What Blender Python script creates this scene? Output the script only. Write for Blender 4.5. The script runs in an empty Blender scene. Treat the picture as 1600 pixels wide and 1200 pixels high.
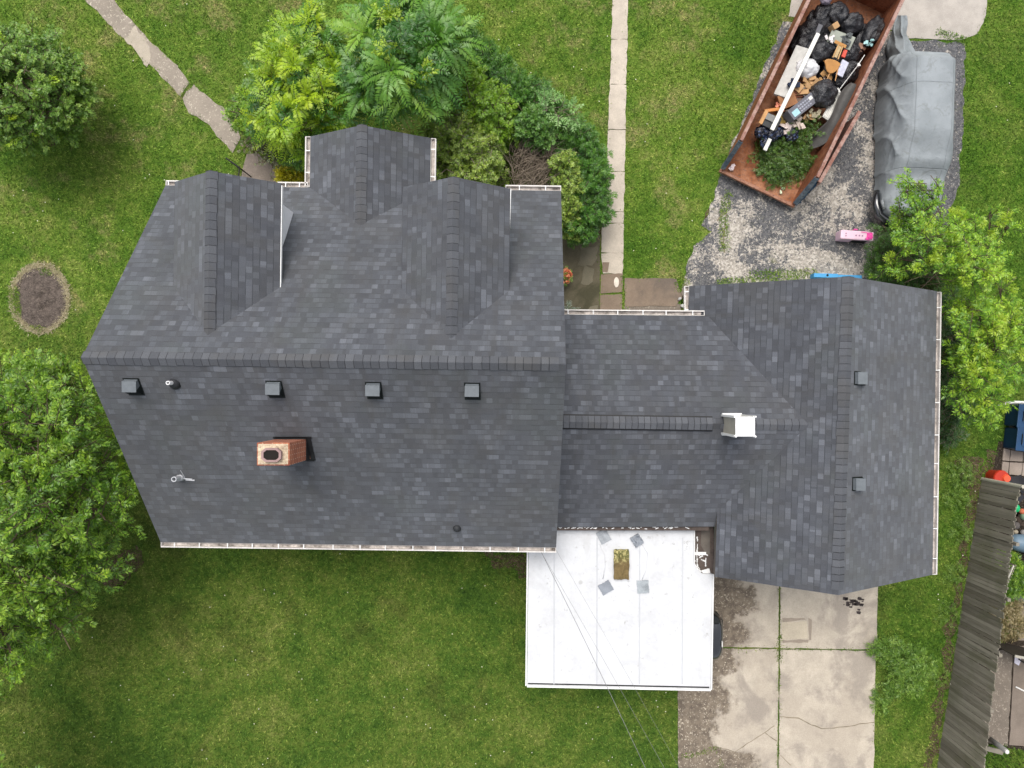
import bpy, bmesh, math, random
import numpy as np
from mathutils import Vector, Matrix, noise as mnoise
R = math.radians
# ------------------------------------------------------------------ camera, world, sun
CAM_H = 21.5
F = 1111.0
NX, NY = 821.0, 612.0                       # where straight down falls in the 1600x1200 photograph
sc = bpy.context.scene
cam = bpy.data.cameras.new('camera'); co = bpy.data.objects.new('camera', cam)
sc.collection.objects.link(co); sc.camera = co
co.location = (0, 0, CAM_H); co.rotation_euler = (0, 0, 0)
cam.sensor_width = 36; cam.lens = F/1600*36; cam.clip_end = 400; cam.clip_start = .1
cam.shift_x = (800-NX)/1600; cam.shift_y = (NY-600)/1600
w = bpy.data.worlds.new('World'); sc.world = w; w.use_nodes = True
SUN_EL, SUN_AZ = 66, 350                    # azimuth measured clockwise from image up
wn = w.node_tree; bg = wn.nodes['Background']
sky = wn.nodes.new('ShaderNodeTexSky'); sky.sky_type = 'NISHITA'; sky.sun_disc = False
sky.sun_elevation = R(SUN_EL); sky.sun_rotation = R(SUN_AZ); sky.air_density = 1.0; sky.dust_density = 4.0; sky.ozone_density = 1.0
hs = wn.nodes.new('ShaderNodeHueSaturation'); hs.inputs['Saturation'].default_value = .35      # milky overcast: the blue is washed out
wn.links.new(sky.outputs[0], hs.inputs['Color']); wn.links.new(hs.outputs[0], bg.inputs[0]); bg.inputs[1].default_value = .15
sl = bpy.data.lights.new('sun', 'SUN'); sl.energy = 1.3; sl.angle = R(35); sl.color = (1, .95, .87)
so = bpy.data.objects.new('sun', sl); sc.collection.objects.link(so)
d = Vector((math.sin(R(SUN_AZ))*math.cos(R(SUN_EL)), math.cos(R(SUN_AZ))*math.cos(R(SUN_EL)), math.sin(R(SUN_EL))))
so.rotation_euler = (-d).to_track_quat('-Z', 'Y').to_euler(); so.location = (0, 0, 40)
sc.view_settings.view_transform = 'Standard'; sc.view_settings.look = 'None'
sc.view_settings.gamma = 1; sc.view_settings.use_curve_mapping = False
sc.view_settings.exposure = .58
random.seed(7); rng = np.random.default_rng(7)

# ------------------------------------------------------------------ helpers
def P(px, py, z=0.0):                       # a point of the place, from its direction and its height
    D = CAM_H - z
    return Vector(((px-NX)*D/F, (NY-py)*D/F, z))
def G(px, py): p = P(px, py); return (p.x, p.y)
def tag(o, label=None, cat=None, group=None, kind=None):
    if label: o['label'] = label
    if cat: o['category'] = cat
    if group: o['group'] = group
    if kind: o['kind'] = kind
    return o
def empty(name, loc=(0, 0, 0), rz=0):
    o = bpy.data.objects.new(name, None); sc.collection.objects.link(o)
    o.location = loc; o.rotation_euler = (0, 0, rz); o.empty_display_size = .2
    return o
def link_mesh(name, me, mats, parent=None, keep_world=False):
    o = bpy.data.objects.new(name, me); sc.collection.objects.link(o)
    for m in (mats if isinstance(mats, (list, tuple)) else [mats]): me.materials.append(m)
    if parent is not None:
        o.parent = parent
        if keep_world:
            o.matrix_parent_inverse = parent_world(parent).inverted()
    return o
def parent_world(p):
    m = Matrix.LocRotScale(p.location, p.rotation_euler, p.scale)
    return (parent_world(p.parent) @ p.matrix_parent_inverse @ m) if p.parent else m
class MB:
    def __init__(s): s.v = []; s.f = []; s.m = []; s.uv = None
    def add(s, vs, fs, mi=0):
        n = len(s.v); s.v += [tuple(v) for v in vs]
        for f in fs: s.f.append(tuple(i+n for i in f)); s.m.append(mi)
    def box(s, c, size, rz=0, mi=0, M=None):
        x, y, z = (q/2 for q in size); vs = []
        ca, sa = math.cos(rz), math.sin(rz)
        for dz in (-z, z):
            for dx, dy in ((-x, -y), (x, -y), (x, y), (-x, y)):
                if M is not None:
                    q = M @ Vector((dx, dy, dz)); vs.append((q.x+c[0], q.y+c[1], q.z+c[2]))
                else: vs.append((c[0]+dx*ca-dy*sa, c[1]+dx*sa+dy*ca, c[2]+dz))
        s.add(vs, [(3, 2, 1, 0), (4, 5, 6, 7), (0, 1, 5, 4), (1, 2, 6, 5), (2, 3, 7, 6), (3, 0, 4, 7)], mi)
    def bar(s, a, b, wd, ht, mi=0, up=Vector((0, 0, 1))):       # box from a to b
        a = Vector(a); b = Vector(b); t = (b-a).normalized(); sd = t.cross(up)
        if sd.length < 1e-4: sd = Vector((1, 0, 0))
        sd.normalize(); u = sd.cross(t)
        vs = [p+sd*i*wd/2+u*j*ht/2 for p in (a, b) for i, j in ((-1, -1), (1, -1), (1, 1), (-1, 1))]
        s.add(vs, [(0, 1, 2, 3), (7, 6, 5, 4), (4, 5, 1, 0), (5, 6, 2, 1), (6, 7, 3, 2), (7, 4, 0, 3)], mi)
    def prism(s, poly, z0, z1, mi=0):
        n = len(poly)
        if sum(poly[i][0]*poly[(i+1) % n][1]-poly[(i+1) % n][0]*poly[i][1] for i in range(n)) < 0: poly = poly[::-1]
        s.add([(x, y, z0) for x, y in poly]+[(x, y, z1) for x, y in poly],
              [tuple(range(n))[::-1], tuple(range(n, 2*n))]+[(i, (i+1) % n, n+(i+1) % n, n+i) for i in range(n)], mi)
    def slab(s, pts, off, mi=0):                                # 3-D polygon thickened by off
        n = len(pts); pts = [Vector(p) for p in pts]; off = Vector(off)
        s.add(pts+[p+off for p in pts], [tuple(range(n)), tuple(range(n, 2*n))[::-1]]+[((i+1) % n, i, n+i, n+(i+1) % n) for i in range(n)], mi)
    def tube(s, pts, rad, n=8, mi=0, cap=True):
        pts = [Vector(p) for p in pts]; k = len(pts)
        if not hasattr(rad, '__len__'): rad = [rad]*k
        rings = []
        for i, p in enumerate(pts):
            t = (pts[min(i+1, k-1)]-pts[max(i-1, 0)]).normalized()
            a = t.cross(Vector((0, 0, 1)) if abs(t.z) < .9 else Vector((1, 0, 0))).normalized(); b = t.cross(a)
            rings += [p+(a*math.cos(2*math.pi*j/n)+b*math.sin(2*math.pi*j/n))*rad[i] for j in range(n)]
        fs = [(i*n+j, i*n+(j+1) % n, (i+1)*n+(j+1) % n, (i+1)*n+j) for i in range(k-1) for j in range(n)]
        if cap: fs += [tuple(range(n))[::-1], tuple((k-1)*n+j for j in range(n))]
        s.add(rings, fs, mi)
    def build(s, name, mats, parent=None, kw=True, smooth=False, bevel=0, cyc=True):
        me = bpy.data.meshes.new(name); me.from_pydata(s.v, [], s.f)
        me.polygons.foreach_set('material_index', s.m)
        if smooth: me.polygons.foreach_set('use_smooth', [True]*len(s.f))
        me.update()
        bm = bmesh.new(); bm.from_mesh(me); bmesh.ops.recalc_face_normals(bm, faces=bm.faces); bm.to_mesh(me); bm.free()
        o = link_mesh(name, me, mats, parent, kw)
        if bevel:
            md = o.modifiers.new('bevel', 'BEVEL'); md.width = bevel; md.segments = 2; md.limit_method = 'ANGLE'
        return o
def np_mesh(name, V, Fq, mats, parent=None, smooth=False, kw=True):   # V (n,3), Fq (m,k)
    me = bpy.data.meshes.new(name); k = Fq.shape[1]
    me.vertices.add(len(V)); me.vertices.foreach_set('co', V.astype(np.float32).ravel())
    me.loops.add(Fq.size); me.loops.foreach_set('vertex_index', Fq.astype(np.int32).ravel())
    me.polygons.add(len(Fq)); me.polygons.foreach_set('loop_start', np.arange(0, Fq.size, k, dtype=np.int32))
    me.polygons.foreach_set('loop_total', np.full(len(Fq), k, dtype=np.int32))
    if smooth: me.polygons.foreach_set('use_smooth', np.ones(len(Fq), dtype=bool))
    me.update(calc_edges=True)
    return link_mesh(name, me, mats, parent, kw)

# ------------------------------------------------------------------ node helper
class NT:
    def __init__(s, name):
        s.mat = bpy.data.materials.new(name); s.mat.use_nodes = True; s.t = s.mat.node_tree
        s.t.nodes.clear(); s.out = s.t.nodes.new('ShaderNodeOutputMaterial')
    def n(s, typ, **kw):
        x = s.t.nodes.new('ShaderNode'+typ)
        for k, v in kw.items(): setattr(x, k, v)
        return x
    def put(s, sock, v):
        if isinstance(v, bpy.types.NodeSocket): s.t.links.new(v, sock)
        elif v is not None:
            if isinstance(v, (tuple, list)) and len(v) == 3 and sock.type == 'RGBA': v = (*v, 1)
            sock.default_value = v
    def m(s, op, a, b=None, c=None):
        x = s.n('Math', operation=op); s.put(x.inputs[0], a); s.put(x.inputs[1], b)
        if c is not None: s.put(x.inputs[2], c)
        return x.outputs[0]
    def pos(s): return s.n('NewGeometry').outputs['Position']
    def obj(s): return s.n('TexCoord').outputs['Object']
    def isl(s): return s.n('NewGeometry').outputs['Random Per Island']
    def noise(s, scale, vec=None, detail=3, rough=.6, dist=0, w=None):
        x = s.n('TexNoise'); x.inputs['Scale'].default_value = scale; x.inputs['Detail'].default_value = detail
        x.inputs['Roughness'].default_value = rough; x.inputs['Distortion'].default_value = dist
        if w is not None: x.noise_dimensions = '4D'; x.inputs['W'].default_value = w
        s.put(x.inputs['Vector'], vec if vec is not None else s.pos()); return x.outputs['Fac']
    def vor(s, scale, vec=None, out='Distance', feature='F1', rnd=1):
        x = s.n('TexVoronoi', feature=feature); x.inputs['Scale'].default_value = scale
        x.inputs['Randomness'].default_value = rnd
        s.put(x.inputs['Vector'], vec if vec is not None else s.pos()); return x.outputs[out]
    def white(s, a, b=0.0):
        x = s.n('TexWhiteNoise', noise_dimensions='2D'); c = s.n('CombineXYZ'); s.put(c.inputs[0], a); s.put(c.inputs[1], b)
        s.put(x.inputs['Vector'], c.outputs[0]); return x.outputs['Value']
    def ramp(s, fac, stops, interp='LINEAR'):
        x = s.n('ValToRGB'); x.color_ramp.interpolation = interp; e = x.color_ramp.elements
        while len(e) < len(stops): e.new(.5)
        for i, (p, c) in enumerate(stops):
            e[i].position = p; e[i].color = (*c, 1) if isinstance(c, (tuple, list)) else (c, c, c, 1)
        s.put(x.inputs[0], fac); return x.outputs[0]
    def mr(s, v, a, b, c=0, d=1, smooth=True):
        x = s.n('MapRange', interpolation_type='SMOOTHSTEP' if smooth else 'LINEAR')
        for i, q in enumerate((v, a, b, c, d)): s.put(x.inputs[i], q)
        return x.outputs[0]
    def mix(s, f, a, b, mode='MIX'):
        x = s.n('Mix', data_type='RGBA', blend_type=mode)
        s.put(x.inputs[0], f); s.put(x.inputs[6], a); s.put(x.inputs[7], b); return x.outputs[2]
    def bump(s, h, strength=.5, dist=.01):
        x = s.n('Bump'); x.inputs['Strength'].default_value = strength; x.inputs['Distance'].default_value = dist
        s.put(x.inputs['Height'], h); return x.outputs[0]
    def pbr(s, col, rough=.8, spec=.3, metal=0, normal=None, coat=0):
        x = s.n('BsdfPrincipled'); s.put(x.inputs['Base Color'], col); s.put(x.inputs['Roughness'], rough)
        s.put(x.inputs['Specular IOR Level'], spec); s.put(x.inputs['Metallic'], metal)
        if coat: x.inputs['Coat Weight'].default_value = coat
        if normal is not None: s.put(x.inputs['Normal'], normal)
        s.t.links.new(x.outputs[0], s.out.inputs[0]); return s.mat

def simple(name, c, rough=.7, spec=.3, metal=0, var=.25, scale=3, fine=60, bump=.15, tint=None, coat=0):
    n = NT(name); a = n.noise(scale, detail=5); b = n.noise(fine, detail=2)
    k = n.mr(n.m('ADD', n.m('MULTIPLY', a, .65), n.m('MULTIPLY', b, .35)), .3, .7, 0, 1, False)
    lo = tuple(q*(1-var) for q in c); hi = tuple(min(1, q*(1+var)) for q in (tint or c))
    col = n.mix(k, lo, hi)
    return n.pbr(col, rough, spec, metal, n.bump(b, bump, .004) if bump else None, coat)

def shingles():
    n = NT('shingles'); uv = n.n('TexCoord').outputs['UV']; sp = n.n('SeparateXYZ'); n.put(sp.inputs[0], uv)
    u, v = sp.outputs[0], sp.outputs[1]
    vv = n.m('DIVIDE', v, .143); row = n.m('FLOOR', vv); fv = n.m('FRACT', vv)
    off = n.m('MULTIPLY', n.white(row, 3.7), 9.0)
    x1 = n.m('ADD', n.m('DIVIDE', u, .33), off); c1 = n.m('FLOOR', x1)
    x2 = n.m('ADD', n.m('DIVIDE', u, .135), n.m('MULTIPLY', off, 1.37)); c2 = n.m('FLOOR', x2)
    r1 = n.white(c1, row); r2 = n.white(c2, n.m('ADD', row, .37)); r3 = n.white(n.m('FLOOR', n.m('MULTIPLY', x2, .5)), n.m('ADD', row, 40.3))
    tone = n.m('ADD', n.m('ADD', n.m('MULTIPLY', r2, .46), n.m('MULTIPLY', r1, .26)), n.m('MULTIPLY', r3, .28))
    col = n.ramp(tone, [(.15, (.042, .045, .054)), (.40, (.053, .057, .068)), (.58, (.065, .071, .084)), (.74, (.085, .092, .109)), (.92, (.118, .127, .148))])
    big = n.noise(.9, detail=4, dist=.5); col = n.mix(n.mr(big, .42, .68, 0, .55), col, n.mix(.45, col, (.068, .064, .056)))
    g2 = n.noise(.7, detail=3, w=6.0); col = n.mix(n.mr(g2, .52, .68, 0, .35), col, (.058, .068, .066))
    col = n.mix(1, col, n.ramp(n.noise(.35, detail=4, w=4.0), [(.3, .84), (.7, 1.18)]), 'MULTIPLY')
    mp = n.n('Mapping'); n.put(mp.inputs[0], uv); mp.inputs['Scale'].default_value = (2.6, .35, 1)
    col = n.mix(n.mr(n.noise(1, mp.outputs[0], 5, .7), .50, .72, 0, .38), col, (.040, .038, .034))
    gr = n.noise(55, uv, detail=3, rough=.7); col = n.mix(1, col, n.ramp(gr, [(.25, .70), (.75, 1.30)]), 'MULTIPLY')
    tooth = n.mr(r2, .25, .6, .15, 1)
    edge = n.m('MULTIPLY', n.mr(n.m('ADD', fv, n.m('MULTIPLY', n.m('SUBTRACT', n.noise(6, uv, 2), .5), .12)), .02, .17, 1, 0), tooth)
    fx = n.m('FRACT', x2); vj = n.m('MULTIPLY', n.mr(fx, 0, .10, 1, 0), n.mr(r2, .5, .62, 0, .45))
    col = n.mix(n.m('MULTIPLY', edge, .75), col, (.012, .013, .016))
    col = n.mix(n.m('MULTIPLY', vj, .7), col, (.022, .023, .026))
    h = n.m('ADD', n.m('MULTIPLY', n.m('SUBTRACT', 1, fv), .6), n.m('MULTIPLY', r2, .5))
    n.pbr(col, .85, .35, 0, n.bump(n.m('ADD', h, n.m('MULTIPLY', gr, .25)), .6, .008))
    b = [x for x in n.t.nodes if x.type == 'BSDF_PRINCIPLED'][0]; b.inputs['Sheen Weight'].default_value = .22; b.inputs['Sheen Roughness'].default_value = .6
    return n.mat
def cap_mat():
    n = NT('ridge_cap_shingle'); i = n.isl()
    col = n.ramp(i, [(0, (.072, .076, .086)), (1, (.102, .107, .119))])
    col = n.mix(1, col, n.ramp(n.noise(80, detail=2), [(.25, .75), (.75, 1.25)]), 'MULTIPLY')
    col = n.mix(n.mr(n.noise(1.1), .45, .65, 0, .4), col, (.082, .078, .072))
    return n.pbr(col, .9, .3, 0, n.bump(n.noise(120), .3, .003))
def foliage(name, cols, trans=.27, yellow=None, clump=.9, iw=.42):
    n = NT(name); i = n.isl(); k = len(cols)
    c = n.noise(clump, detail=3)
    at = n.n('Attribute', attribute_name='tone').outputs['Fac']
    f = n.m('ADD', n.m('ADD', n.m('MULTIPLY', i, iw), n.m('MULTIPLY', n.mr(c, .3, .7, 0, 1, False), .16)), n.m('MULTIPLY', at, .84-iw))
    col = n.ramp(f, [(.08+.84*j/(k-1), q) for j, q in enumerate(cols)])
    if yellow: col = n.mix(n.mr(n.white(i, 5.1), .93, .96, 0, .8), col, yellow)
    a = n.n('BsdfPrincipled'); n.put(a.inputs['Base Color'], col); a.inputs['Roughness'].default_value = .42
    a.inputs['Specular IOR Level'].default_value = .5
    b = n.n('BsdfTranslucent'); n.put(b.inputs[0], n.mix(1, col, (1.3, 1.25, .5), 'MULTIPLY'))
    x = n.n('MixShader'); x.inputs[0].default_value = trans
    n.t.links.new(a.outputs[0], x.inputs[1]); n.t.links.new(b.outputs[0], x.inputs[2]); n.t.links.new(x.outputs[0], n.out.inputs[0])
    return n.mat
def lawn_col(n):
    p = n.pos(); sp = n.n('SeparateXYZ'); n.put(sp.inputs[0], p); y = sp.outputs[1]; x = sp.outputs[0]
    big = n.noise(.33, p, 4, .6, .3); mid = n.noise(1.5, p, 4, .65, w=2.0); fine = n.noise(7, p, 3, .7)
    f = n.m('ADD', n.m('ADD', n.m('MULTIPLY', big, .33), n.m('MULTIPLY', mid, .37)), n.m('MULTIPLY', fine, .30))
    f = n.m('ADD', n.m('MULTIPLY', n.m('SUBTRACT', f, .5), 1.25), .505)
    front = n.ramp(f, [(.34, (.055, .135, .014)), (.45, (.105, .200, .024)), (.54, (.155, .245, .036)), (.66, (.250, .300, .075))])
    dry = n.m('MULTIPLY', n.mr(n.noise(.8, p, 5, .7, w=9.0), .50, .66, 0, .75), n.mr(n.noise(9, p, 3, .7, w=1.0), .35, .6, .2, 1))
    front = n.mix(dry, front, (.33, .29, .13))
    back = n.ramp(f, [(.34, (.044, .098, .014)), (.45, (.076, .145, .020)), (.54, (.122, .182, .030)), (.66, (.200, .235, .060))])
    mossy = n.mr(n.noise(.6, p, 4, .6, w=14.0), .54, .70, 0, .45); back = n.mix(mossy, back, (.075, .080, .022))  # only a noise mask: duller olive blotches within the back ramp
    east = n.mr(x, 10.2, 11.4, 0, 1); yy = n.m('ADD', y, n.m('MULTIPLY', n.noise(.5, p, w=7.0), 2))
    k = n.mr(yy, 4.0, 1.2, 0, 1)  # lawn changes to the darker back ramp towards lower Y
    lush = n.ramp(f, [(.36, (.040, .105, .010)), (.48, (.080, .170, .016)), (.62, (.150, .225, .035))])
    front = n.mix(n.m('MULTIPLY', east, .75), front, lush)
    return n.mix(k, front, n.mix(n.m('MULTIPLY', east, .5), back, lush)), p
def lawn_mat():
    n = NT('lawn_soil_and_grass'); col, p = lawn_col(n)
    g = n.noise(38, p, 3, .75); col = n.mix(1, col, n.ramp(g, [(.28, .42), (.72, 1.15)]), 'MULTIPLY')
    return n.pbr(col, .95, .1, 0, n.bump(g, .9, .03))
def blade_mat():
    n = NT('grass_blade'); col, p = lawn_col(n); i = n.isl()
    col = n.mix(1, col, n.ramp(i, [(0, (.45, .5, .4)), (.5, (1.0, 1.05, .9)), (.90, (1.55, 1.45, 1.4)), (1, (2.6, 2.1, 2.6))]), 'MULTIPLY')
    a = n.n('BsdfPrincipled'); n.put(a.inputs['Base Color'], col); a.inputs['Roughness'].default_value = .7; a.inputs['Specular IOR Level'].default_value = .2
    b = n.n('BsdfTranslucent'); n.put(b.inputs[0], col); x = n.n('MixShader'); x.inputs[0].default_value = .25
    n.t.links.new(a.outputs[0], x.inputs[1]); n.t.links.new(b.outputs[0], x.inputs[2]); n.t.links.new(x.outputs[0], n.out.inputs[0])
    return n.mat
def concrete(name, c, stain, peb=0.0, stain_amt=.5, seed=0.0, pebc=(.42, .38, .33), band=False):
    n = NT(name); p = n.pos()
    a = n.noise(2.2, p, 6, .65, w=seed); b = n.noise(45, p, 3, .7)
    col = n.mix(n.mr(a, .3, .7), tuple(q*.86 for q in c), tuple(min(1, q*1.1) for q in c))
    m = n.mr(n.noise(.55, p, 5, .62, .4, w=seed+3), .47, .60, 0, stain_amt)
    col = n.mix(m, col, stain)
    if peb:
        g1 = n.noise(17, p, 3, .7, .6, w=seed+8); cc = n.n('SeparateColor'); n.put(cc.inputs[0], n.vor(24, p, 'Color'))
        f = n.m('MULTIPLY', n.mr(g1, .57, .61, 0, peb), n.mr(n.noise(2, p, 3, w=5.0), .35, .6, .5, 1))
        if band:
            sp = n.n('SeparateXYZ'); n.put(sp.inputs[0], p); x, y = sp.outputs[0], sp.outputs[1]
            th = n.m('ADD', n.mr(y, -5.6, -10.4, 6.95, 5.75, False), n.mr(y, -10.6, -11.0, 0, 1.1))
            wv = n.m('ADD', n.m('MULTIPLY', n.m('SUBTRACT', n.noise(.9, p, 5, .6, .3, w=6.0), .5), 3.2), n.m('MULTIPLY', n.m('SUBTRACT', n.noise(7, p, 3, .7), .5), .5))
            mk = n.mr(n.m('SUBTRACT', n.m('ADD', th, wv), x), -.12, .22, 0, 1)
            col = n.mix(mk, col, n.mix(n.mr(n.noise(5, p, 4, w=9.0), .35, .65), (.125, .10, .078), (.21, .172, .13))); f = n.m('MULTIPLY', f, mk)
            gs = n.m('MULTIPLY', n.mr(n.noise(.8, p, 5, .65, .5, w=16.0), .47, .60, 0, .75), n.m('SUBTRACT', 1, mk)); col = n.mix(gs, col, (.27, .235, .20))
        col = n.mix(f, col, n.mix(cc.outputs[1], tuple(q*.75 for q in pebc), tuple(min(1, q*1.15) for q in pebc)))
    col = n.mix(1, col, n.ramp(b, [(.25, .80), (.75, 1.15)]), 'MULTIPLY')
    return n.pbr(col, .92, .2, 0, n.bump(n.m('ADD', n.m('MULTIPLY', a, .6), b), .5, .008))
def asphalt():
    n = NT('worn_asphalt'); p = n.pos()
    wear = n.m('ADD', n.m('ADD', n.m('MULTIPLY', n.noise(.75, p, 5, .62, .5), .62), n.m('MULTIPLY', n.noise(4, p, 3, .7), .22)), n.m('MULTIPLY', n.noise(1.7, p, 3, .6, w=3.0), .16))
    g1 = n.noise(15, p, 4, .78, .8, w=1.0); c = n.vor(22, p, 'Color'); rs = n.n('SeparateColor'); n.put(rs.inputs[0], c)
    spx = n.n('SeparateXYZ'); n.put(spx.inputs[0], p)
    wear = n.m('SUBTRACT', wear, n.mr(spx.outputs[0], 10.6, 12.0, 0, .10)); wear = n.m('SUBTRACT', wear, n.mr(spx.outputs[1], 4.6, 8.5, 0, .05))
    thr = n.mr(wear, .40, .56, .60, .40)
    f = n.mr(n.m('SUBTRACT', g1, thr), -.015, .025, 0, 1)
    dk = n.mix(rs.outputs[1], (.055, .057, .062), (.125, .125, .13))
    dk = n.mix(n.mr(n.noise(40, p, 2), .6, .68, 0, .7), dk, (.30, .28, .26))
    pale = n.ramp(rs.outputs[0], [(0, (.22, .20, .175)), (.5, (.34, .31, .27)), (1, (.50, .46, .41))])
    col = n.mix(f, dk, pale)
    moss = n.m('MULTIPLY', n.mr(n.noise(1.3, p, 4, w=8.0), .6, .68, 0, .5), n.mr(n.noise(9, p), .45, .6, 0, 1))
    col = n.mix(moss, col, (.10, .11, .04))
    return n.pbr(col, .95, .2, 0, n.bump(g1, .7, .015))
def soil(name, c=(.11, .085, .065), scale=10):
    n = NT(name); p = n.pos(); a = n.noise(scale, p, 6, .75); v = n.vor(30, p)
    col = n.mix(n.mr(a, .3, .7), tuple(q*.5 for q in c), tuple(q*1.35 for q in c))
    col = n.mix(n.mr(n.noise(33, p, 2, .6, w=2.0), .62, .68, 0, .6), col, (.35, .3, .24))
    return n.pbr(col, 1, .05, 0, n.bump(n.m('ADD', a, v), 1, .03))
def rust(name, c=(.20, .062, .026), c2=(.32, .125, .062), dark=(.06, .032, .022), sc_=2.5):
    n = NT(name); p = n.pos(); a = n.noise(sc_, p, 6, .68, .6); b = n.noise(14, p, 5, .7)
    col = n.mix(n.mr(a, .38, .62), c, c2); col = n.mix(n.mr(b, .50, .66, 0, .8), col, dark)
    col = n.mix(n.mr(n.noise(5, p, 5, .8, 1.5, w=3.0), .62, .66, 0, .5), col, (.42, .30, .25))
    return n.pbr(col, .8, .25, .1, n.bump(b, .5, .01))
def wood(name, lo, hi, axis=2, sc_=3.0, green=0):
    n = NT(name); o = n.obj(); mp = n.n('Mapping'); n.put(mp.inputs[0], o)
    s_ = [48, 48, 48]; s_[axis] = sc_; mp.inputs['Scale'].default_value = s_
    a = n.noise(1, mp.outputs[0], 5, .7, .4); i = n.isl()
    col = n.mix(n.mr(n.m('ADD', n.m('MULTIPLY', a, .65), n.m('MULTIPLY', i, .35)), .25, .75), lo, hi)
    if green: col = n.mix(n.mr(n.noise(.9, n.pos(), 4), .45, .65, 0, green), col, (.075, .085, .03))
    return n.pbr(col, .9, .15, 0, n.bump(a, .5, .006))
def brick():
    n = NT('chimney_brick'); o = n.obj(); sp = n.n('SeparateXYZ'); n.put(sp.inputs[0], o)
    cb = n.n('CombineXYZ'); n.put(cb.inputs[0], n.m('ADD', sp.outputs[0], sp.outputs[1])); n.put(cb.inputs[1], sp.outputs[2])
    b = n.n('TexBrick'); n.put(b.inputs['Vector'], cb.outputs[0])
    for k, v in (('Scale', 1), ('Mortar Size', .008), ('Brick Width', .2), ('Row Height', .068)): b.inputs[k].default_value = v
    b.inputs['Color1'].default_value = (.26, .060, .030, 1); b.inputs['Color2'].default_value = (.46, .15, .075, 1); b.inputs['Mortar'].default_value = (.50, .32, .24, 1)
    col = n.mix(n.mr(n.noise(22, o, 4), .6, .75, 0, .6), b.outputs[0], (.16, .05, .035))
    return n.pbr(col, .9, .2, 0, n.bump(b.outputs[1], -.6, .01))
def white_roof():
    n = NT('white_membrane'); p = n.pos()
    col = n.mix(n.mr(n.noise(1.1, p, 7, .72, 0), .38, .72), (.585, .595, .61), (.49, .495, .505))
    mp = n.n('Mapping'); n.put(mp.inputs[0], p); mp.inputs['Scale'].default_value = (2.2, .7, 1)
    col = n.mix(n.mr(n.noise(1, mp.outputs[0], 6, .75), .50, .74, 0, .4), col, (.43, .43, .425))
    col = n.mix(n.mr(n.noise(6, p, 4, .7, w=2.0), .60, .72, 0, .7), col, (.30, .29, .27))
    col = n.mix(n.mr(n.vor(1.3, p), .05, .09, .45, 0), col, (.30, .29, .27))
    return n.pbr(col, .55, .3, 0, n.bump(n.m('ADD', n.noise(3, p, 4), n.noise(.9, p, 3, w=4.0)), .5, .06))
def siding():
    n = NT('white_siding'); o = n.pos(); sp = n.n('SeparateXYZ'); n.put(sp.inputs[0], o)
    f = n.m('FRACT', n.m('DIVIDE', sp.outputs[2], .11))
    col = n.mix(n.mr(n.noise(1, o, 4), .3, .7), (.76, .76, .75), (.84, .84, .83))
    return n.pbr(col, .6, .3, 0, n.bump(f, .8, .012))

SH = shingles(); CAP = cap_mat()
WHITE = simple('white_painted_metal', (.72, .72, .71), .5, .4, var=.12, bump=.05)
DIRTYW = simple('weathered_white_metal', (.60, .57, .54), .6, .3, var=.25, fine=18)
LITTER = simple('gutter_leaf_litter', (.24, .20, .17), .95, .1, var=.75, scale=4, fine=14, tint=(.42, .38, .35))
BRIGHTW = simple('bright_aluminium_siding', (.86, .86, .87), .45, .5, var=.05, bump=0); SIDING = siding(); GLASS = simple('window_glass', (.04, .05, .06), .08, .8, var=.1, bump=0)
DARKM = simple('charcoal_metal', (.10, .115, .125), .45, .4, var=.1, bump=.05)
BLACKM = simple('black_louver', (.008, .011, .011), .6, .2, var=.2, bump=0)
VENTTOP = simple('grey_vent_metal', (.115, .13, .142), .5, .4, var=.2, scale=9, bump=.03)
BLACKF = simple('black_flashing', (.012, .012, .013), .5, .3, var=.2)
BRICK = brick(); CAPE = simple('cap_cut_edge', (.030, .031, .034), .9, .1, var=.4)
MORTAR = simple('crumbled_mortar', (.34, .22, .15), .95, .1, var=.4, scale=7, tint=(.50, .42, .30), fine=25)
CLAY = simple('clay_flue', (.30, .20, .19), .85, .2, var=.25); SOOT = simple('soot', (.02, .017, .015), .9, .1)
MEMB = white_roof(); TAR = simple('brown_underlayment', (.085, .065, .055), .8, .3, var=.5, scale=5)
TARG = simple('grey_underlayment', (.12, .105, .09), .8, .2, var=.3)
GREYPV = simple('grey_shingle_scrap', (.24, .26, .29), .9, .2, var=.3, fine=90)
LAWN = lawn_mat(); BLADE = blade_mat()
CONC = concrete('driveway_concrete', (.46, .405, .33), (.36, .31, .25), 1.0, .5, 0, (.48, .42, .33), True)
WALK = concrete('pale_walk_concrete', (.50, .44, .365), (.40, .35, .29), 0, .4, 5)
WALKP = concrete('pebbled_walk_concrete', (.29, .25, .205), (.21, .18, .145), 1.0, .6, 7, (.50, .45, .36))
BROWNC = concrete('stained_brown_concrete', (.21, .16, .12), (.10, .085, .075), 0, .7, 9)
MOSSY = concrete('mossy_pavers', (.12, .105, .07), (.055, .052, .03), 0, .85, 11)
PADC = concrete('apron_concrete', (.40, .365, .325), (.31, .28, .245), 0, .4, 13)
ASPH = asphalt(); SOIL = soil('garden_soil', (.13, .105, .09)); DIRT = soil('bare_dirt', (.10, .075, .045), 6)
GRAVEL = concrete('pea_gravel', (.19, .16, .13), (.13, .11, .09), 1.0, .4, 15, (.36, .31, .25))
RUST = rust('rusty_steel'); RAIL = rust('faded_rail', (.25, .12, .09), (.38, .25, .21), (.16, .09, .08), 4)
BLUEST = rust('blue_grey_painted_steel', (.07, .10, .13), (.16, .19, .22), (.05, .03, .03), 4)
BARK = wood('bark', (.06, .045, .03), (.16, .12, .085)); TWIG = simple('dry_twig', (.27, .22, .17), .9, .1, var=.4)
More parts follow.
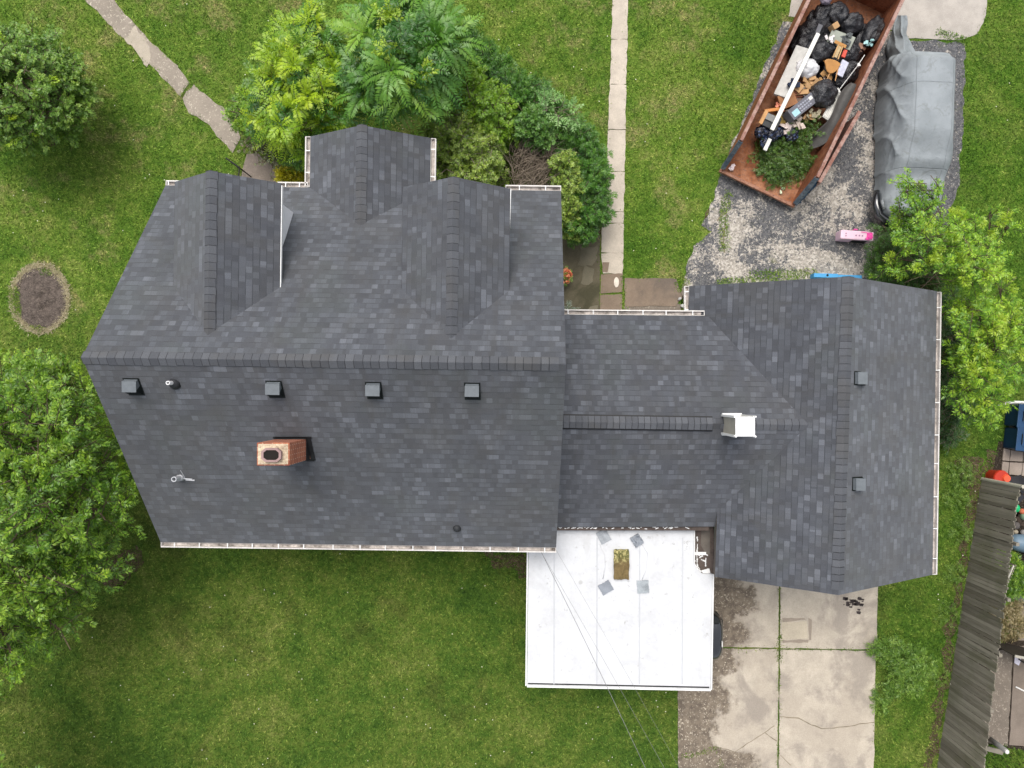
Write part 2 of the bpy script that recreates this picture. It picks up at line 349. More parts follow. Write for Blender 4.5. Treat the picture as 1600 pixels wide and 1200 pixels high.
FENCE = wood('weathered_fence_board', (.13, .115, .09), (.29, .262, .215), 2, 2.0, .3)

# ------------------------------------------------------------------ the house
house = empty('house', (-1, 0, 0))
tag(house, 'white house with dark grey shingle roofs, three north gables, side wing and attached garage', 'house')
ZE, ZR = 3.9, 7.12
HC = Vector((-4.06, .63)); HA = R(-.78)
def HL(x, y, z=0):                          # main house is turned by a hair
    dx, dy = x-HC.x, y-HC.y; c, s = math.cos(HA), math.sin(HA)
    return Vector((HC.x+dx*c-dy*s, HC.y+dx*s+dy*c, z))
XW, XE, YS, YN = -8.97, .82, -3.79, 5.04
YR = (YS+YN)/2
def slope_faces(mb_list, pts, eave_a, eave_b, origin=None):
    mb_list.append(([Vector(p) for p in pts], Vector(eave_a), Vector(eave_b)))
def build_shingles(name, patches, parent, thick=.03):
    bm = bmesh.new(); uvl = bm.loops.layers.uv.new('UVMap')
    for pts, a, b in patches:
        nrm = Vector((0, 0, 0))
        for i in range(len(pts)): nrm += (pts[i]-pts[0]).cross(pts[(i+1) % len(pts)]-pts[0])
        nrm.normalize()
        if nrm.z < 0: pts = pts[::-1]; nrm = -nrm
        u = (b-a).normalized(); v = nrm.cross(u)
        if v.z < 0: v = -v
        n = len(pts); top = [bm.verts.new(p) for p in pts]; bot = [bm.verts.new(p-nrm*thick) for p in pts]
        fs = [bm.faces.new(top), bm.faces.new(bot[::-1])]+[bm.faces.new((top[(i+1) % n], top[i], bot[i], bot[(i+1) % n])) for i in range(n)]
        for f in fs:
            for l in f.loops: q = l.vert.co-a; l[uvl].uv = (q.dot(u)+a.x*.37+a.y*1.7, q.dot(v)+.002)
    me = bpy.data.meshes.new(name); bm.to_mesh(me); bm.free()
    return link_mesh(name, me, SH, parent, True)
def build_deck(name, patches, parent, thick=.15, drop=.032, mat=None):
    mb = MB()
    for pts, a, b in patches:
        c = sum(pts, Vector())/len(pts)
        q = [c+(p-c)*(1-.03/max((p-c).length, .1))-Vector((0, 0, drop)) for p in pts]
        mb.slab(q, (0, 0, -thick))
    return mb.build(name, mat or WHITE, parent)
def ridge_caps(name, a, b, sa, sb, parent, wd=.15, step=.172, lift=.006, edge=.011):
    # a->b ridge line, sa/sb: unit vectors down each slope
    a = Vector(a); b = Vector(b); t = (b-a); L = t.length; t.normalize(); mb = MB(); k = int(L/step)
    for i in range(k):
        s0 = i*step+random.uniform(-.012, .012); s1 = min(L, s0+step*1.14); j = random.uniform(-.012, .012)
        h0, h1 = lift+.022, lift+.004
        pr = []
        for s, h in ((s0, h0), (s1, h1)):
            c = a+t*s
            for q, dd in ((sa, wd+j), (sa, .05), (None, 0), (sb, .05), (sb, wd+j)):
                up = Vector((0, 0, 1))
                p = c+(q*dd if q else Vector())+up*(h-(0.0 if q else -.0)); pr.append(p)
        low = [p-Vector((0, 0, .022)) for p in pr]
        mb.add(pr+low, [(0, 1, 6, 5), (1, 2, 7, 6), (2, 3, 8, 7), (3, 4, 9, 8),
                        (10, 0, 5, 15), (4, 14, 19, 9)])
        ex = [p-t*(edge*random.uniform(.75, 1.25))-Vector((0, 0, .004)) for p in pr[:5]]; eb = [p-Vector((0, 0, .03)) for p in ex]
        mb.add(pr[:5]+ex+eb, [(5, 6, 1, 0), (6, 7, 2, 1), (7, 8, 3, 2), (8, 9, 4, 3), (10, 11, 6, 5), (11, 12, 7, 6), (12, 13, 8, 7), (13, 14, 9, 8)], 1)
    return mb.build(name, [CAP, CAPE], parent)
def gutter(a, b, out, parent, wd=.115, step=.62):
    a = Vector(a); b = Vector(b); out = Vector(out).normalized(); t = (b-a).normalized(); L = (b-a).length
    zt = -.02
    mb = MB(); up = Vector((0, 0, 1))
    q = lambda s, o, z: a+t*s+out*o+up*(z+zt)
    def strip(o0, o1, z0, z1, m=0):
        mb.slab([q(0, o0, z1), q(L, o0, z1), q(L, o1, z1), q(0, o1, z1)], (0, 0, z0-z1), m)
    strip(0, .012, -.11, -.005); strip(wd-.012, wd+.016, -.10, .012); strip(.012, wd-.012, -.11, -.098)
    mb.slab([q(-.004, -.0, .005), q(.012, 0, .005), q(.012, wd, .005), q(-.004, wd, .005)], (0, 0, -.11))
    mb.slab([q(L-.012, 0, .005), q(L+.004, 0, .005), q(L+.004, wd, .005), q(L-.012, wd, .005)], (0, 0, -.11))
    g = mb.build('gutter', DIRTYW, parent)
    k = max(2, int(L/step))
    for i in range(k):
        s = (i+.5)*L/k+random.uniform(-.05, .05); m2 = MB()
        m2.slab([q(s-.012, .005, .016), q(s+.012, .005, .016), q(s+.012, wd+.01, .016), q(s-.012, wd+.01, .016)], (0, 0, -.008)); m2.build('hanger_strap', WHITE, g)
    m3 = MB(); prev = None; N = max(4, int(L/.12)); vs = []; fs = []
    for i in range(N+1):
        s = .02+(L-.04)*i/N; h = -.085+.02*mnoise.noise(Vector((s*2+a.x, a.y, 1)))+random.uniform(0, .012)
        vs += [q(s, .014, h), q(s, wd/2, h+random.uniform(0, .02)), q(s, wd-.014, h)]
        if i: n = 3*i; fs += [(n-3, n, n+1, n-2), (n-2, n+1, n+2, n-1)]
    m3.add(vs, fs); m3.build('leaf_litter', LITTER, g)
    return g
X3 = Vector((1, 0, 0)); 
mn = HL
slN = (mn(0, YN, ZE)-mn(0, YR, ZR)).normalized(); slS = (mn(0, YS, ZE)-mn(0, YR, ZR)).normalized()
main_p = []
slope_faces(main_p, [mn(XW, YN, ZE), mn(XE, YN, ZE), mn(XE, YR, ZR), mn(XW, YR, ZR)], mn(XW, YN, ZE), mn(XE, YN, ZE))
slope_faces(main_p, [mn(XW, YS, ZE), mn(XE, YS, ZE), mn(XE, YR, ZR), mn(XW, YR, ZR)], mn(XW, YS, ZE), mn(XE, YS, ZE))
roof = build_shingles('roof', main_p, house); tag(roof, 'steep main roof of dark grey shingles')
build_deck('roof_trim', main_p, roof)
ridge_caps('ridge_cap', mn(XW, YR, ZR), mn(XE, YR, ZR), slN, slS, roof, wd=.17)
def gable_roof(yf, yb_r, yb_e, xw, xe, xr, ze, zr, label):
    ps = []
    slope_faces(ps, [mn(xw, yf, ze), mn(xr, yf, zr), mn(xr, yb_r, zr), mn(xw, yb_e, ze)], mn(xw, yf, ze), mn(xw, yb_e, ze))
    slope_faces(ps, [mn(xe, yf, ze), mn(xr, yf, zr), mn(xr, yb_r, zr), mn(xe, yb_e, ze)], mn(xe, yf, ze), mn(xe, yb_e, ze))
    r_ = build_shingles('dormer_roof', ps, house); tag(r_, label)
    build_deck('roof_trim', ps, r_, thick=.13)
    sw = (mn(xw, yf, ze)-mn(xr, yf, zr)).normalized(); se = (mn(xe, yf, ze)-mn(xr, yf, zr)).normalized()
    ridge_caps('ridge_cap', mn(xr, yf, zr), mn(xr, yb_r+.1, zr), sw, se, r_, wd=.15)
    return r_
# main slope height at y (north side)
zmain = lambda y: ZE+(YN-y)/(YN-YR)*(ZR-ZE)
gable_roof(4.55, .95, 1.95, -7.74, -5.40, -6.60, 5.92, 6.73, 'western dormer roof')
gable_roof(4.50, .95, 1.95, -2.74, -.38, -1.55, 5.92, 6.73, 'eastern dormer roof')
gable_roof(6.30, 3.55, 4.85, -5.40, -2.42, -3.95, 3.9, 4.70, 'low entry gable roof projecting north')
def wall_box(pts, z0, z1, name, parent, mat=None, gable=None):
    mb = MB(); n = len(pts)
    for i in range(n):
        a, b = Vector((*pts[i], 0)), Vector((*pts[(i+1) % n], 0))
        t = (b-a).normalized(); o = Vector((t.y, -t.x, 0))*.12
        mb.slab([a+Vector((0, 0, z0)), b+Vector((0, 0, z0)), b+Vector((0, 0, z1)), a+Vector((0, 0, z1))], -o)
    if gable:
        for g in gable: mb.slab(g[0], g[1])
    return mb.build(name, mat or SIDING, parent)
xy = lambda v: (v.x, v.y)
wi = .3
wallpts = [xy(mn(XW+wi, YS+wi+.1)), xy(mn(XE-wi, YS+wi+.1)), xy(mn(XE-wi, YN-wi-.4)), xy(mn(XW+wi, YN-wi-.4))]
zt_ = ZE+.28
gab = [([mn(x, YS+wi+.1, zt_-.02), mn(x, YN-wi-.4, zt_-.02), mn(x, YR+.3, ZR-.42), mn(x, YR-.3, ZR-.42)], (.12 if x < 0 else -.12, 0, 0)) for x in (XW+wi+.002, XE-wi-.002)]
wl = wall_box(wallpts, 0, zt_-.35, 'wall', house, gable=gab); tag(wl, 'white clapboard walls of the main block')
# dormer walls
def dormer_walls(xw, xe, yf, ze, zr, xr):
    mb = MB()
    for x in (xw+.21, xe-.21):
        yb = YN-(ze-ZE)*(YN-YR)/(ZR-ZE)
        mb.slab([mn(x, yf, zmain(yf)-.05), mn(x, yf, ze-.0), mn(x, yb+.15, ze-.02)], ((.1 if x < xr else -.1), 0, 0))
    mb.slab([mn(xw+.211, yf, zmain(yf)-.3), mn(xe-.211, yf, zmain(yf)-.3), mn(xe-.211, yf, ze-.03), mn(xr, yf, zr-.25), mn(xw+.211, yf, ze-.03)], (0, -.1, 0))
    o = mb.build('dormer_wall', BRIGHTW, house)
    f = MB(); f.box(mn(xr, yf+.02, (zmain(yf)+ze)/2+.1), (.9, .06, 1.0)); wf = f.build('window', WHITE, o)
    f = MB(); f.box(mn(xr, yf+.055, (zmain(yf)+ze)/2+.1), (.76, .02, .86)); f.build('pane', GLASS, wf)
dormer_walls(-7.74, -5.40, 4.27, 5.92, 6.73, -6.60)
dormer_walls(-2.74, -.38, 4.22, 5.92, 6.73, -1.55)
mb = MB()
ent = [xy(mn(-5.1, 4.2)), xy(mn(-2.72, 4.2)), xy(mn(-2.72, 5.95)), xy(mn(-5.1, 5.95))]
wall_box(ent, 0, 3.68, 'entry_wall', house, gable=[([mn(-5.1, 5.951, 3.66), mn(-2.72, 5.951, 3.66), mn(-3.95, 5.951, 4.4)], (0, -.11, 0))])
m1 = MB(); m1.box(mn(-3.95, 5.98, 1.05), (1.0, .06, 2.1)); dr = m1.build('front_door', simple('red_brown_door', (.16, .05, .03)), house)
m1 = MB(); m1.tube([mn(-3.6, 6.0, 1.0), mn(-3.6, 6.07, 1.0)], .03); m1.build('handle', WHITE, dr)
def window(c, wd, ht, rz, parent):
    m_ = MB(); m_.box(c, (wd, .07, ht), rz); wf = m_.build('window', WHITE, parent)
    dx, dy = math.sin(rz)*.045, -math.cos(rz)*.045
    m_ = MB()
    m_.box((c[0]+dx, c[1]+dy, c[2]+ht*.235), (wd-.14, .02, ht*.42), rz); m_.box((c[0]+dx, c[1]+dy, c[2]-ht*.235), (wd-.14, .02, ht*.42), rz)
    m_.box((c[0]-dx, c[1]-dy, c[2]+ht*.235), (wd-.14, .02, ht*.42), rz); m_.box((c[0]-dx, c[1]-dy, c[2]-ht*.235), (wd-.14, .02, ht*.42), rz)
    m_.build('pane', GLASS, wf)
for x in (-7.6, -5.4, -2.6): window(mn(x, YS+wi+.07, 1.9), 1.0, 1.4, HA, house)
for x in (-7.3, -1.6): window(mn(x, YN-wi-.37, 1.9), 1.0, 1.4, HA+math.pi, house)
for y in (-1.8, 2.4): window(mn(XW+wi-.02, y, 1.9), 1.0, 1.4, HA-math.pi/2, house)
window(mn(XW+wi-.02, YR, 4.9), .9, 1.2, HA-math.pi/2, house)
# gutters of the main block
nd = mn(0, 1)-mn(0, 0)
gutter(mn(XW, YS, ZE), mn(XE, YS, ZE), -nd, house)
gutter(mn(XW, YN, ZE), mn(-8.55, YN, ZE), nd, house, step=.3)
gutter(mn(-6.2, YN, ZE), mn(-5.45, YN, ZE), nd, house, step=.4)
gutter(mn(-.55, YN, ZE), mn(XE, YN, ZE), nd, house)
ed = mn(1, 0)-mn(0, 0)
gutter(mn(-5.40, 6.30, ZE), mn(-5.40, 5.07, ZE), -ed, house)
gutter(mn(-2.42, 6.30, ZE), mn(-2.42, 5.07, ZE), ed, house)
# white fascia along the dormer eaves
for x, y1 in ((-5.40, 2.22), (-.38, 3.1)):
    m_ = MB(); m_.bar(mn(x+.006, 4.5, 5.885), mn(x+(.006 if y1 < 3 else -.02), y1, 5.885), .02, .07); m_.build('fascia', WHITE, house)
# downspouts
m_ = MB(); p = mn(XW+.3, YS-.06, 3.75); m_.box((p.x, p.y, 1.95), (.07, .07, 3.7)); m_.build('downspout', WHITE, house)

# ---- garage and wing
GZE, GZR = 2.8, 4.71
gNW = P(1077, 447, GZE); gNE = P(1464, 455, GZE); gNr = P(1327, 432, GZR); gSr = P(1310, 930, GZR); gSE = P(1457, 898, GZE)
gsw_full = gSr+(gNW-gNr)+Vector((0, -.0, 0))
gsl = (GZR-GZE)/(gNr.x-gNW.x)
sx = 4.86; gSW = Vector((sx, gsw_full.y, 0)); t_ = (sx-gsw_full.x)/(gSr.x-gsw_full.x); gSW.z = GZE+t_*(GZR-GZE)
kx = Vector((sx-.35, -1.9, 0)); 
# west slope follows the full plane in the north, and is cut back in the south beside the flat roof
cut = gNW.lerp(gsw_full, .62); cut2 = cut.lerp(gSr.lerp(gNr, .38), t_)
gar_p = []
slope_faces(gar_p, [gNW, cut, cut2, gSW, gSr, gNr], gNW, cut)
slope_faces(gar_p, [gNE, gSE, gSr, gNr], gNE, gSE)
gr = build_shingles('garage_roof', gar_p, house); tag(gr, 'garage roof of dark grey shingles')
build_deck('roof_trim', gar_p, gr, mat=TARG)
gw_ = (gNW-gNr).normalized(); ge_ = (gNE-gNr).normalized()
ridge_caps('ridge_cap', gNr, gSr, gw_, ge_, gr, wd=.17)
gutter(gNE+Vector((0, -.02, 0)), gSE, (1, 0, 0), house, step=.75)
gutter(gNW, gNW+Vector((.01, -.78, 0)), (-1, 0, 0), house, step=.4)
# garage walls
gi = .35
gp = [(5.35, gSE.y+gi), (gSE.x-gi, gSE.y+gi), (gNE.x-gi, gNE.y-gi), (gNW.x+gi+.1, gNE.y-gi)]
gg = [([(gp[3][0], gp[2][1]+.001, 2.6), (gp[2][0], gp[2][1]+.001, 2.6), (gNr.x, gp[2][1]+.001, 4.35)], (0, -.1, 0)),
      ([(gp[0][0], gp[0][1]-.001, 2.6), (gp[1][0], gp[0][1]-.001, 2.6), (gSr.x, gp[0][1]-.001, 4.35)], (0, .1, 0))]
gg.append(([(5.352, gSE.y+gi, 2.6), (5.352, -3.3, 2.6), (5.352, -3.3, 3.34), (5.352, gSE.y+gi, 3.34)], (.1, 0, 0)))
wall_box(gp, 0, 2.62, 'garage_wall', house, gable=gg)
m_ = MB(); m_.box((7.7, gp[0][1]-.05, 1.1), (4.6, .06, 2.2))
for k in range(3): m_.box((7.7, gp[0][1]-.085, .55+.55*k), (4.6, .02, .03))
m_.build('garage_door', WHITE, house)
# wing
wz, we = 4.32, 3.06
wr0 = P(878, 658.5, wz); wr1 = P(1273, 664, wz)
nE = lambda px: P(px, 491.5, we); 
wN0 = Vector((.45, P(884, 491, we).y, we)); wN1 = P(1106, 494, we)
wS0 = Vector((.45, P(880, 824, we).y, we)); wS1 = P(1112, 823, we)
wr0.x = .45
wing_p = []
slope_faces(wing_p, [wN0, wN1+Vector((.12, 0, 0)), wr1+Vector((.1, 0, 0)), wr0], wN0, wN1)
slope_faces(wing_p, [wS0, wS1+Vector((.12, 0, 0)), wr1+Vector((.1, 0, 0)), wr0], wS0, wS1)
wr = build_shingles('wing_roof', wing_p, house); tag(wr, 'low roof of the wing linking house and garage')
build_deck('roof_trim', wing_p, wr, thick=.1)
wa = (wN0-wr0); wa.x = 0; wa.normalize(); wb = (wS0-wr0); wb.x = 0; wb.normalize()
ridge_caps('ridge_cap', P(1182, 663, wz), P(1262, 664, wz), wa, wb, wr, wd=.15, lift=.0, edge=.002)
# raised ridge vent with dark edges
ra, rb = Vector((.62, P(882, 658.5, wz).y, wz)), P(1114, 662.3, wz)
m_ = MB(); k = 26
for i in range(k):
    a = ra.lerp(rb, i/k); b = ra.lerp(rb, (i+.93)/k)
    for s_ in (wa, wb):
        m_.slab([a+Vector((0, 0, .062)), b+Vector((0, 0, .055)), b+s_*.165+Vector((0, 0, .055)), a+s_*.165+Vector((0, 0, .062))], (0, 0, -.02))
rvn = m_.build('ridge_vent', CAP, wr); tag(rvn, 'raised ridge vent with black side slots')
m_ = MB()
for s_ in (wa, wb): m_.slab([ra+s_*.05+Vector((0, 0, .034)), rb+s_*.05+Vector((0, 0, .034)), rb+s_*.20+Vector((0, 0, .036)), ra+s_*.20+Vector((0, 0, .036))], (0, 0, -.03))
m_.build('vent_slot', BLACKF, rvn)
gutter(Vector((XE-.05, wN0.y, we)), P(1101, 493, we), (0, 1, 0), house)
m_ = MB()
m_.slab([(.55, wS0.y+.35, 0), (5.6, wS1.y+.35, 0), (5.6, wS1.y+.35, 3.0), (.55, wS0.y+.35, 3.0)], (0, .1, 0))
m_.slab([(.55, wN0.y-.35, 0), (4.7, wN1.y-.35, 0), (4.7, wN1.y-.35, 3.0), (.55, wN0.y-.35, 3.0)], (0, -.1, 0))
m_.build('wing_wall', SIDING, house)
m_ = MB(); m_.box((2.6, wN0.y-.33, 1.05), (.95, .06, 2.1)); m_.build('side_door', WHITE, house)
window((1.5, wN0.y-.34, 1.6), .9, 1.1, math.pi, house)
m_ = MB()   # dark runoff strip between wing and flat roof
m_.slab([P(868, 821, 3.0), P(1108, 822, 3.0), P(1108, 829, 2.96), P(868, 829, 2.96)], (0, 0, -.05))
ws = m_.build('eave_flashing', TAR, house)
m_ = MB()
for i in range(42):
    x = 872+i*4.9+random.uniform(-2, 2)
    if random.random() < .35: continue
    a = P(x, 824.5+random.uniform(-1.5, 2.2), 3.0); b = P(x+random.uniform(2, 6), 824.5+random.uniform(-1.5, 2.2), 3.0); m_.bar(a, b, .018, .008)
m_.build('sealant_smear', WHITE, ws)

# ---- chimney
zS = lambda y: ZE+(y-YS)/(YR-YS)*(ZR-ZE)
cx, cy = -5.135, -1.27
chim = MB(); chim.box((cx, cy, 6.25), (.66, .46, 1.55)); ch = chim.build('chimney', BRICK, roof)
tag(ch, 'tall red brick chimney with crumbling mortar crown')
m_ = MB()
N = 22; zt = 7.03; vs = []; fs = []
for i in range(N+1):
    for j in range(N+1):
        u, v = i/N*2-1, j/N*2-1; e = max(abs(u), abs(v))
        vs.append((cx+u*.31, cy+v*.21, zt+.008+.05*(1-e)+.016*mnoise.noise(Vector((u*5, v*4, 3)))))
for i in range(N):
    for j in range(N):
        a = i*(N+1)+j; fs.append((a, a+N+1, a+N+2, a+1))
m_.add(vs, fs); m_.build('mortar_crown', MORTAR, ch)
m_ = MB()
def octo(rx, ry, z): return [(cx+.0+sx_*rx*a, cy-.01+sy_*ry*b, z) for sx_, sy_, a, b in ((1, 1, 1, .5), (1, 1, .6, 1), (-1, 1, .6, 1), (-1, 1, 1, .5), (-1, -1, 1, .5), (-1, -1, .6, 1), (1, -1, .6, 1), (1, -1, 1, .5))]
o1, o2, o3 = octo(.2, .14, 7.02), octo(.2, .14, 7.15), octo(.155, .10, 7.15)
o4 = octo(.15, .095, 6.9)
m_.add(o1+o2+o3+o4, [(i, (i+1) % 8, 8+(i+1) % 8, 8+i) for i in range(8)]+[(8+i, 8+(i+1) % 8, 16+(i+1) % 8, 16+i) for i in range(8)]+[(16+i, 16+(i+1) % 8, 24+(i+1) % 8, 24+i) for i in range(8)])
m_.build('flue', CLAY, ch)
m_ = MB(); m_.add([(q[0], q[1], 7.125) for q in octo(.155, .10, 0)], [tuple(range(8))]); m_.build('flue_opening', SOOT, ch)
m_ = MB()
for (x0, y0, x1, y1) in ((cx-.38, cy+.24, cx+.45, cy+.285), (cx+.335, cy-.27, cx+.43, cy+.26), (cx-.36, cy-.29, cx+.40, cy-.245)):
    m_.slab([(x0, y0, zS(y0)+.035), (x1, y0, zS(y0)+.035), (x1, y1, zS(y1)+.035), (x0, y1, zS(y1)+.035)], (0, 0, -.03))
m_.box((cx+.338, cy, zS(cy)+.08), (.012, .50, .24)); m_.box((cx, cy+.238, zS(cy+.23)+.05), (.68, .012, .12))
m_.build('flashing', BLACKF, ch)

# ---- box vents (built along the slope: dn = down-slope unit vector)
def box_vent(base, dn, wdir, label):
    dn = Vector(dn).normalized(); wdir = Vector(wdir).normalized(); nr = wdir.cross(dn)
    if nr.z < 0: nr = -nr
    base = Vector(base)
    q = lambda a, b, c: base+wdir*a*.84+dn*(b+.05)*.84+nr*c*.9
    m_ = MB(); m_.slab([q(-.2, -.19, .012), q(.2, -.19, .012), q(.2, .33, .012), q(-.2, .33, .012)], -nr*.01)
    o = m_.build('roof_vent', BLACKM, roof if base.x < 1 else gr); tag(o, label)
    m_ = MB()
    # hood: horizontal-ish top plate, sides
    T0, T1 = q(-.165, -.16, .10), q(.165, -.16, .10)
    T2, T3 = q(.165, .03, .23), q(-.165, .03, .23)
    B0, B1 = q(-.165, -.16, .014), q(.165, -.16, .014); B2, B3 = q(.165, .03, .014), q(-.165, .03, .014)
    m_.add([T0, T1, T2, T3, B0, B1, B2, B3], [(0, 1, 2, 3), (0, 4, 5, 1), (1, 5, 6, 2), (3, 7, 4, 0)])
    m_.slab([q(-.175, -.17, .112), q(.175, -.17, .112), q(.175, .05, .247), q(-.175, .05, .247)], -nr*.014)
    m_.build('hood', VENTTOP, o)
    m_ = MB()
    F0, F1 = q(-.16, .04, .225), q(.16, .04, .225); F2, F3 = q(.16, .30, .02), q(-.16, .30, .02)
    m_.add([F0, F1, F2, F3, q(-.16, .03, .02), q(.16, .03, .02)], [(0, 1, 2, 3), (0, 3, 4), (1, 5, 2)])
    for i in range(4):
        t = .15+i*.22; m_.bar(F0.lerp(F3, t)+nr*.006, F1.lerp(F2, t)+nr*.006, .012, .012)
    m_.build('louver', BLACKM, o)
mx = ed.normalized()
def on_S(px, py):
    z = 6.5
    for _ in range(20): p = P(px, py, z); yl = p.y+ (p.x-HC.x)*math.sin(-HA); z = ZE+(yl-YS)/(YR-YS)*(ZR-ZE)
    return P(px, py, z)
for px, py, lb in ((207, 598, 'westernmost box vent below the main ridge'), (429, 602, 'second box vent from the west, between pipe vent and chimney'), (584, 604, 'third box vent from the west below the main ridge'), (738, 605, 'box vent nearest the east gable of the main roof')):
    box_vent(on_S(px, py), slS, mx, lb)
def on_E(px, py):
    z = 4
    for _ in range(20):
        p = P(px, py, z); t = (p.y-gSr.y)/(gNr.y-gSr.y); xr = gSr.x+(gNr.x-gSr.x)*t; xe = gSE.x+(gNE.x-gSE.x)*t; z = GZE+(xe-p.x)/(xe-xr)*(GZR-GZE)
    return P(px, py, z)
for px, py, lb in ((1339, 591, 'northern box vent on the garage roof'), (1336, 756, 'southern box vent on the garage roof')):
    box_vent(on_E(px, py), ge_, Vector((0, 1, 0)), lb)
# ---- pipe vents
def pipe(px, py, r, h, matp, matb, label, cone=.11):
    b = on_S(px, py); m_ = MB()
    m_.tube([b-Vector((0, 0, .05)), b+Vector((0, 0, .03)), b+Vector((0, 0, .11))], [cone*1.25, cone, r+.012], 20)
    o = m_.build('pipe_vent', matb, roof, smooth=True); tag(o, label)
    m_ = MB(); top = b+Vector((0, 0, h)); n = 18; vs = []
    for zz, rr in ((b.z, r), (top.z, r), (top.z, r*.72), (top.z-.15, r*.72)): vs += [(b.x+rr*math.cos(2*math.pi*i/n), b.y+rr*math.sin(2*math.pi*i/n), zz) for i in range(n)]
    m_.add(vs, [(k*n+i, k*n+(i+1) % n, (k+1)*n+(i+1) % n, (k+1)*n+i) for k in range(3) for i in range(n)]+[tuple(3*n+i for i in range(n))])
    m_.build('pipe', matp, o); return b
PVC = simple('white_pvc', (.8, .8, .8), .4); RUBBER = simple('black_rubber', (.025, .027, .03), .6, .3)
LEAD = simple('grey_lead', (.42, .43, .45), .5, .4, var=.3)
pipe(272, 598.5, .042, .26, PVC, RUBBER, 'white pipe in a black rubber collar near the west end of the ridge')
b = pipe(283, 746, .06, .34, LEAD, LEAD, 'grey pipe vent with silver sealant low on the south slope', .07)
m_ = MB()
m_.bar(b+Vector((.06, -.02, .02)), b+Vector((.26, -.04, .01)), .02, .02); m_.bar(b+Vector((.1, .0, .03)), b+Vector((.05, .18, .14)), .008, .008)
m_.bar(b+Vector((.1, -.05, .0)), b+Vector((.3, -.07, -.02)), .03, .012); m_.build('sealant_smear', LEAD, roof)
pipe(714, 825, .05, .1, RUBBER, RUBBER, 'small black pipe cap near the south eave', .09)

# ---- white box vent straddling the wing ridge
cb = MB()
bx, by = P(1148, 663, wz+.35).x, P(1148, 663, wz).y
cz0, cz1 = wz-.1, wz+1.0
tW, tE = P(1149, 0, cz1).x, P(1179.5, 0, cz1).x; tN, tS = P(0, 651, cz1).y, P(0, 682, cz1).y
ccx, ccy, cw, cd = (tW+tE)/2, (tN+tS)/2, tE-tW, tN-tS
cb.box((ccx+.01, ccy, (cz0+cz1)/2-.02), (cw-.03, cd-.04, cz1-cz0-.04))
TAN = simple('beige_louver_panel', (.36, .34, .29), .85, .2, var=.15, fine=40)
box_ch = cb.build('chimney_box', TAN, wr); tag(box_ch, 'tall white capped box with beige sides straddling the wing ridge')
m_ = MB(); m_.box((ccx, ccy, cz1), (cw, cd, .035)); m_.build('cap', simple('bright_white_cap', (.86, .86, .86), .5), box_ch, bevel=.01)
m_ = MB()
for x, y in ((tE, tN), (tW, tS), (tE, tS)): m_.tube([(x, y, cz1-.1), (x, y, cz1+.06)], .022, 8)
for y in (tN-.005, tS+.005):
    for x in (tW+.0, tE-.0): m_.bar((x, y, cz0), (x, y, cz1-.02), .05, .05)
m_.bar((tW-.02, tN+.015, wz-.02), (tE-.0, tN+.015, wz-.02), .07, .08); m_.bar((tW-.02, tS-.015, wz-.02), (tE-.0, tS-.015, wz-.02), .05, .08)
m_.build('corner_post', WHITE, box_ch)

# ------------------------------------------------------------------ flat-roofed carport
CZ = 2.72
cp = empty('carport', (2.5, -5.8, 0)); tag(cp, 'flat white membrane roof carport in the inner corner of house and garage', 'carport')
c = lambda px, py, z=CZ: P(px, py, z)
m_ = MB()
poly = [xy(c(826, 845)), xy(c(823.5, 1070)), xy(c(1110, 1076)), xy(c(1113, 897)), xy(c(1098, 897)), xy(c(1088, 888)), xy(c(1084, 878)), xy(c(1084, 829)), xy(c(868, 826)), xy(c(866, 845))]
m_.prism(poly, CZ-.10, CZ); fr = m_.build('flat_roof', MEMB, cp)
m_ = MB()
for px in (866, 933, 999.5, 1066.5):      # lap seams of the membrane
    a, b = c(px, 858 if px < 880 else 840), c(px-.5, 1069); m_.bar(a+Vector((0, 0, .004)), b+Vector((0, 0, .004)), .035, .008)
m_.build('membrane_seam', simple('seam_membrane', (.46, .47, .49), .6, .3, var=.1), fr)
m_ = MB()
m_.bar(c(823.5, 1071)+Vector((0, -.005, 0)), c(1110, 1077)+Vector((0, -.005, 0)), .05, .09)
m_.bar(c(825.5, 850)+Vector((-.02, 0, 0)), c(823, 1071)+Vector((-.02, 0, 0)), .035, .07)
m_.bar(c(1113, 897)+Vector((.02, 0, 0)), c(1110, 1077)+Vector((.02, 0, 0)), .035, .07)
m_.bar(c(1085, 829), c(1085, 880), .02, .05); m_.bar(c(1085, 880), c(1090, 890), .02, .05)
m_.build('roof_edge', WHITE, fr)
m_ = MB(); m_.bar(c(825, 1068)+Vector((0, 0, .001)), c(1108, 1074)+Vector((0, 0, .001)), .035, .012); m_.build('edge_gap', BLACKF, fr)
m_ = MB(); m_.prism([xy(c(1082, 822, 2.6)), xy(c(1116, 822, 2.6)), xy(c(1116, 898, 2.6)), xy(c(1082, 898, 2.6))], 2.54, 2.6)
nt = m_.build('bare_roof_corner', TAR, cp); tag(nt, 'bare brown corner with white sealant drips')
m_ = MB(); m_.prism([xy(c(1096, 826, 2.6)), xy(c(1109, 826, 2.6)), xy(c(1109, 866, 2.6)), xy(c(1102, 864, 2.6)), xy(c(1095, 852, 2.6))], 2.6, 2.606); m_.build('torn_felt', TARG, nt)
m_ = MB()
sq = [((1089, 838), (1090, 846)), ((1089.5, 850), (1089, 872)), ((1089, 872), (1090, 889)), ((1091.5, 868), (1098, 863)), ((1098, 863), (1106, 868)), ((1095, 874), (1102, 877)), ((1103, 872), (1102.5, 885)), ((1092, 872), (1098, 868)), ((1090, 878), (1086, 876)), ((1090, 889), (1096, 893)), ((1097, 893), (1107, 889)), ((1093, 890), (1091, 886))]
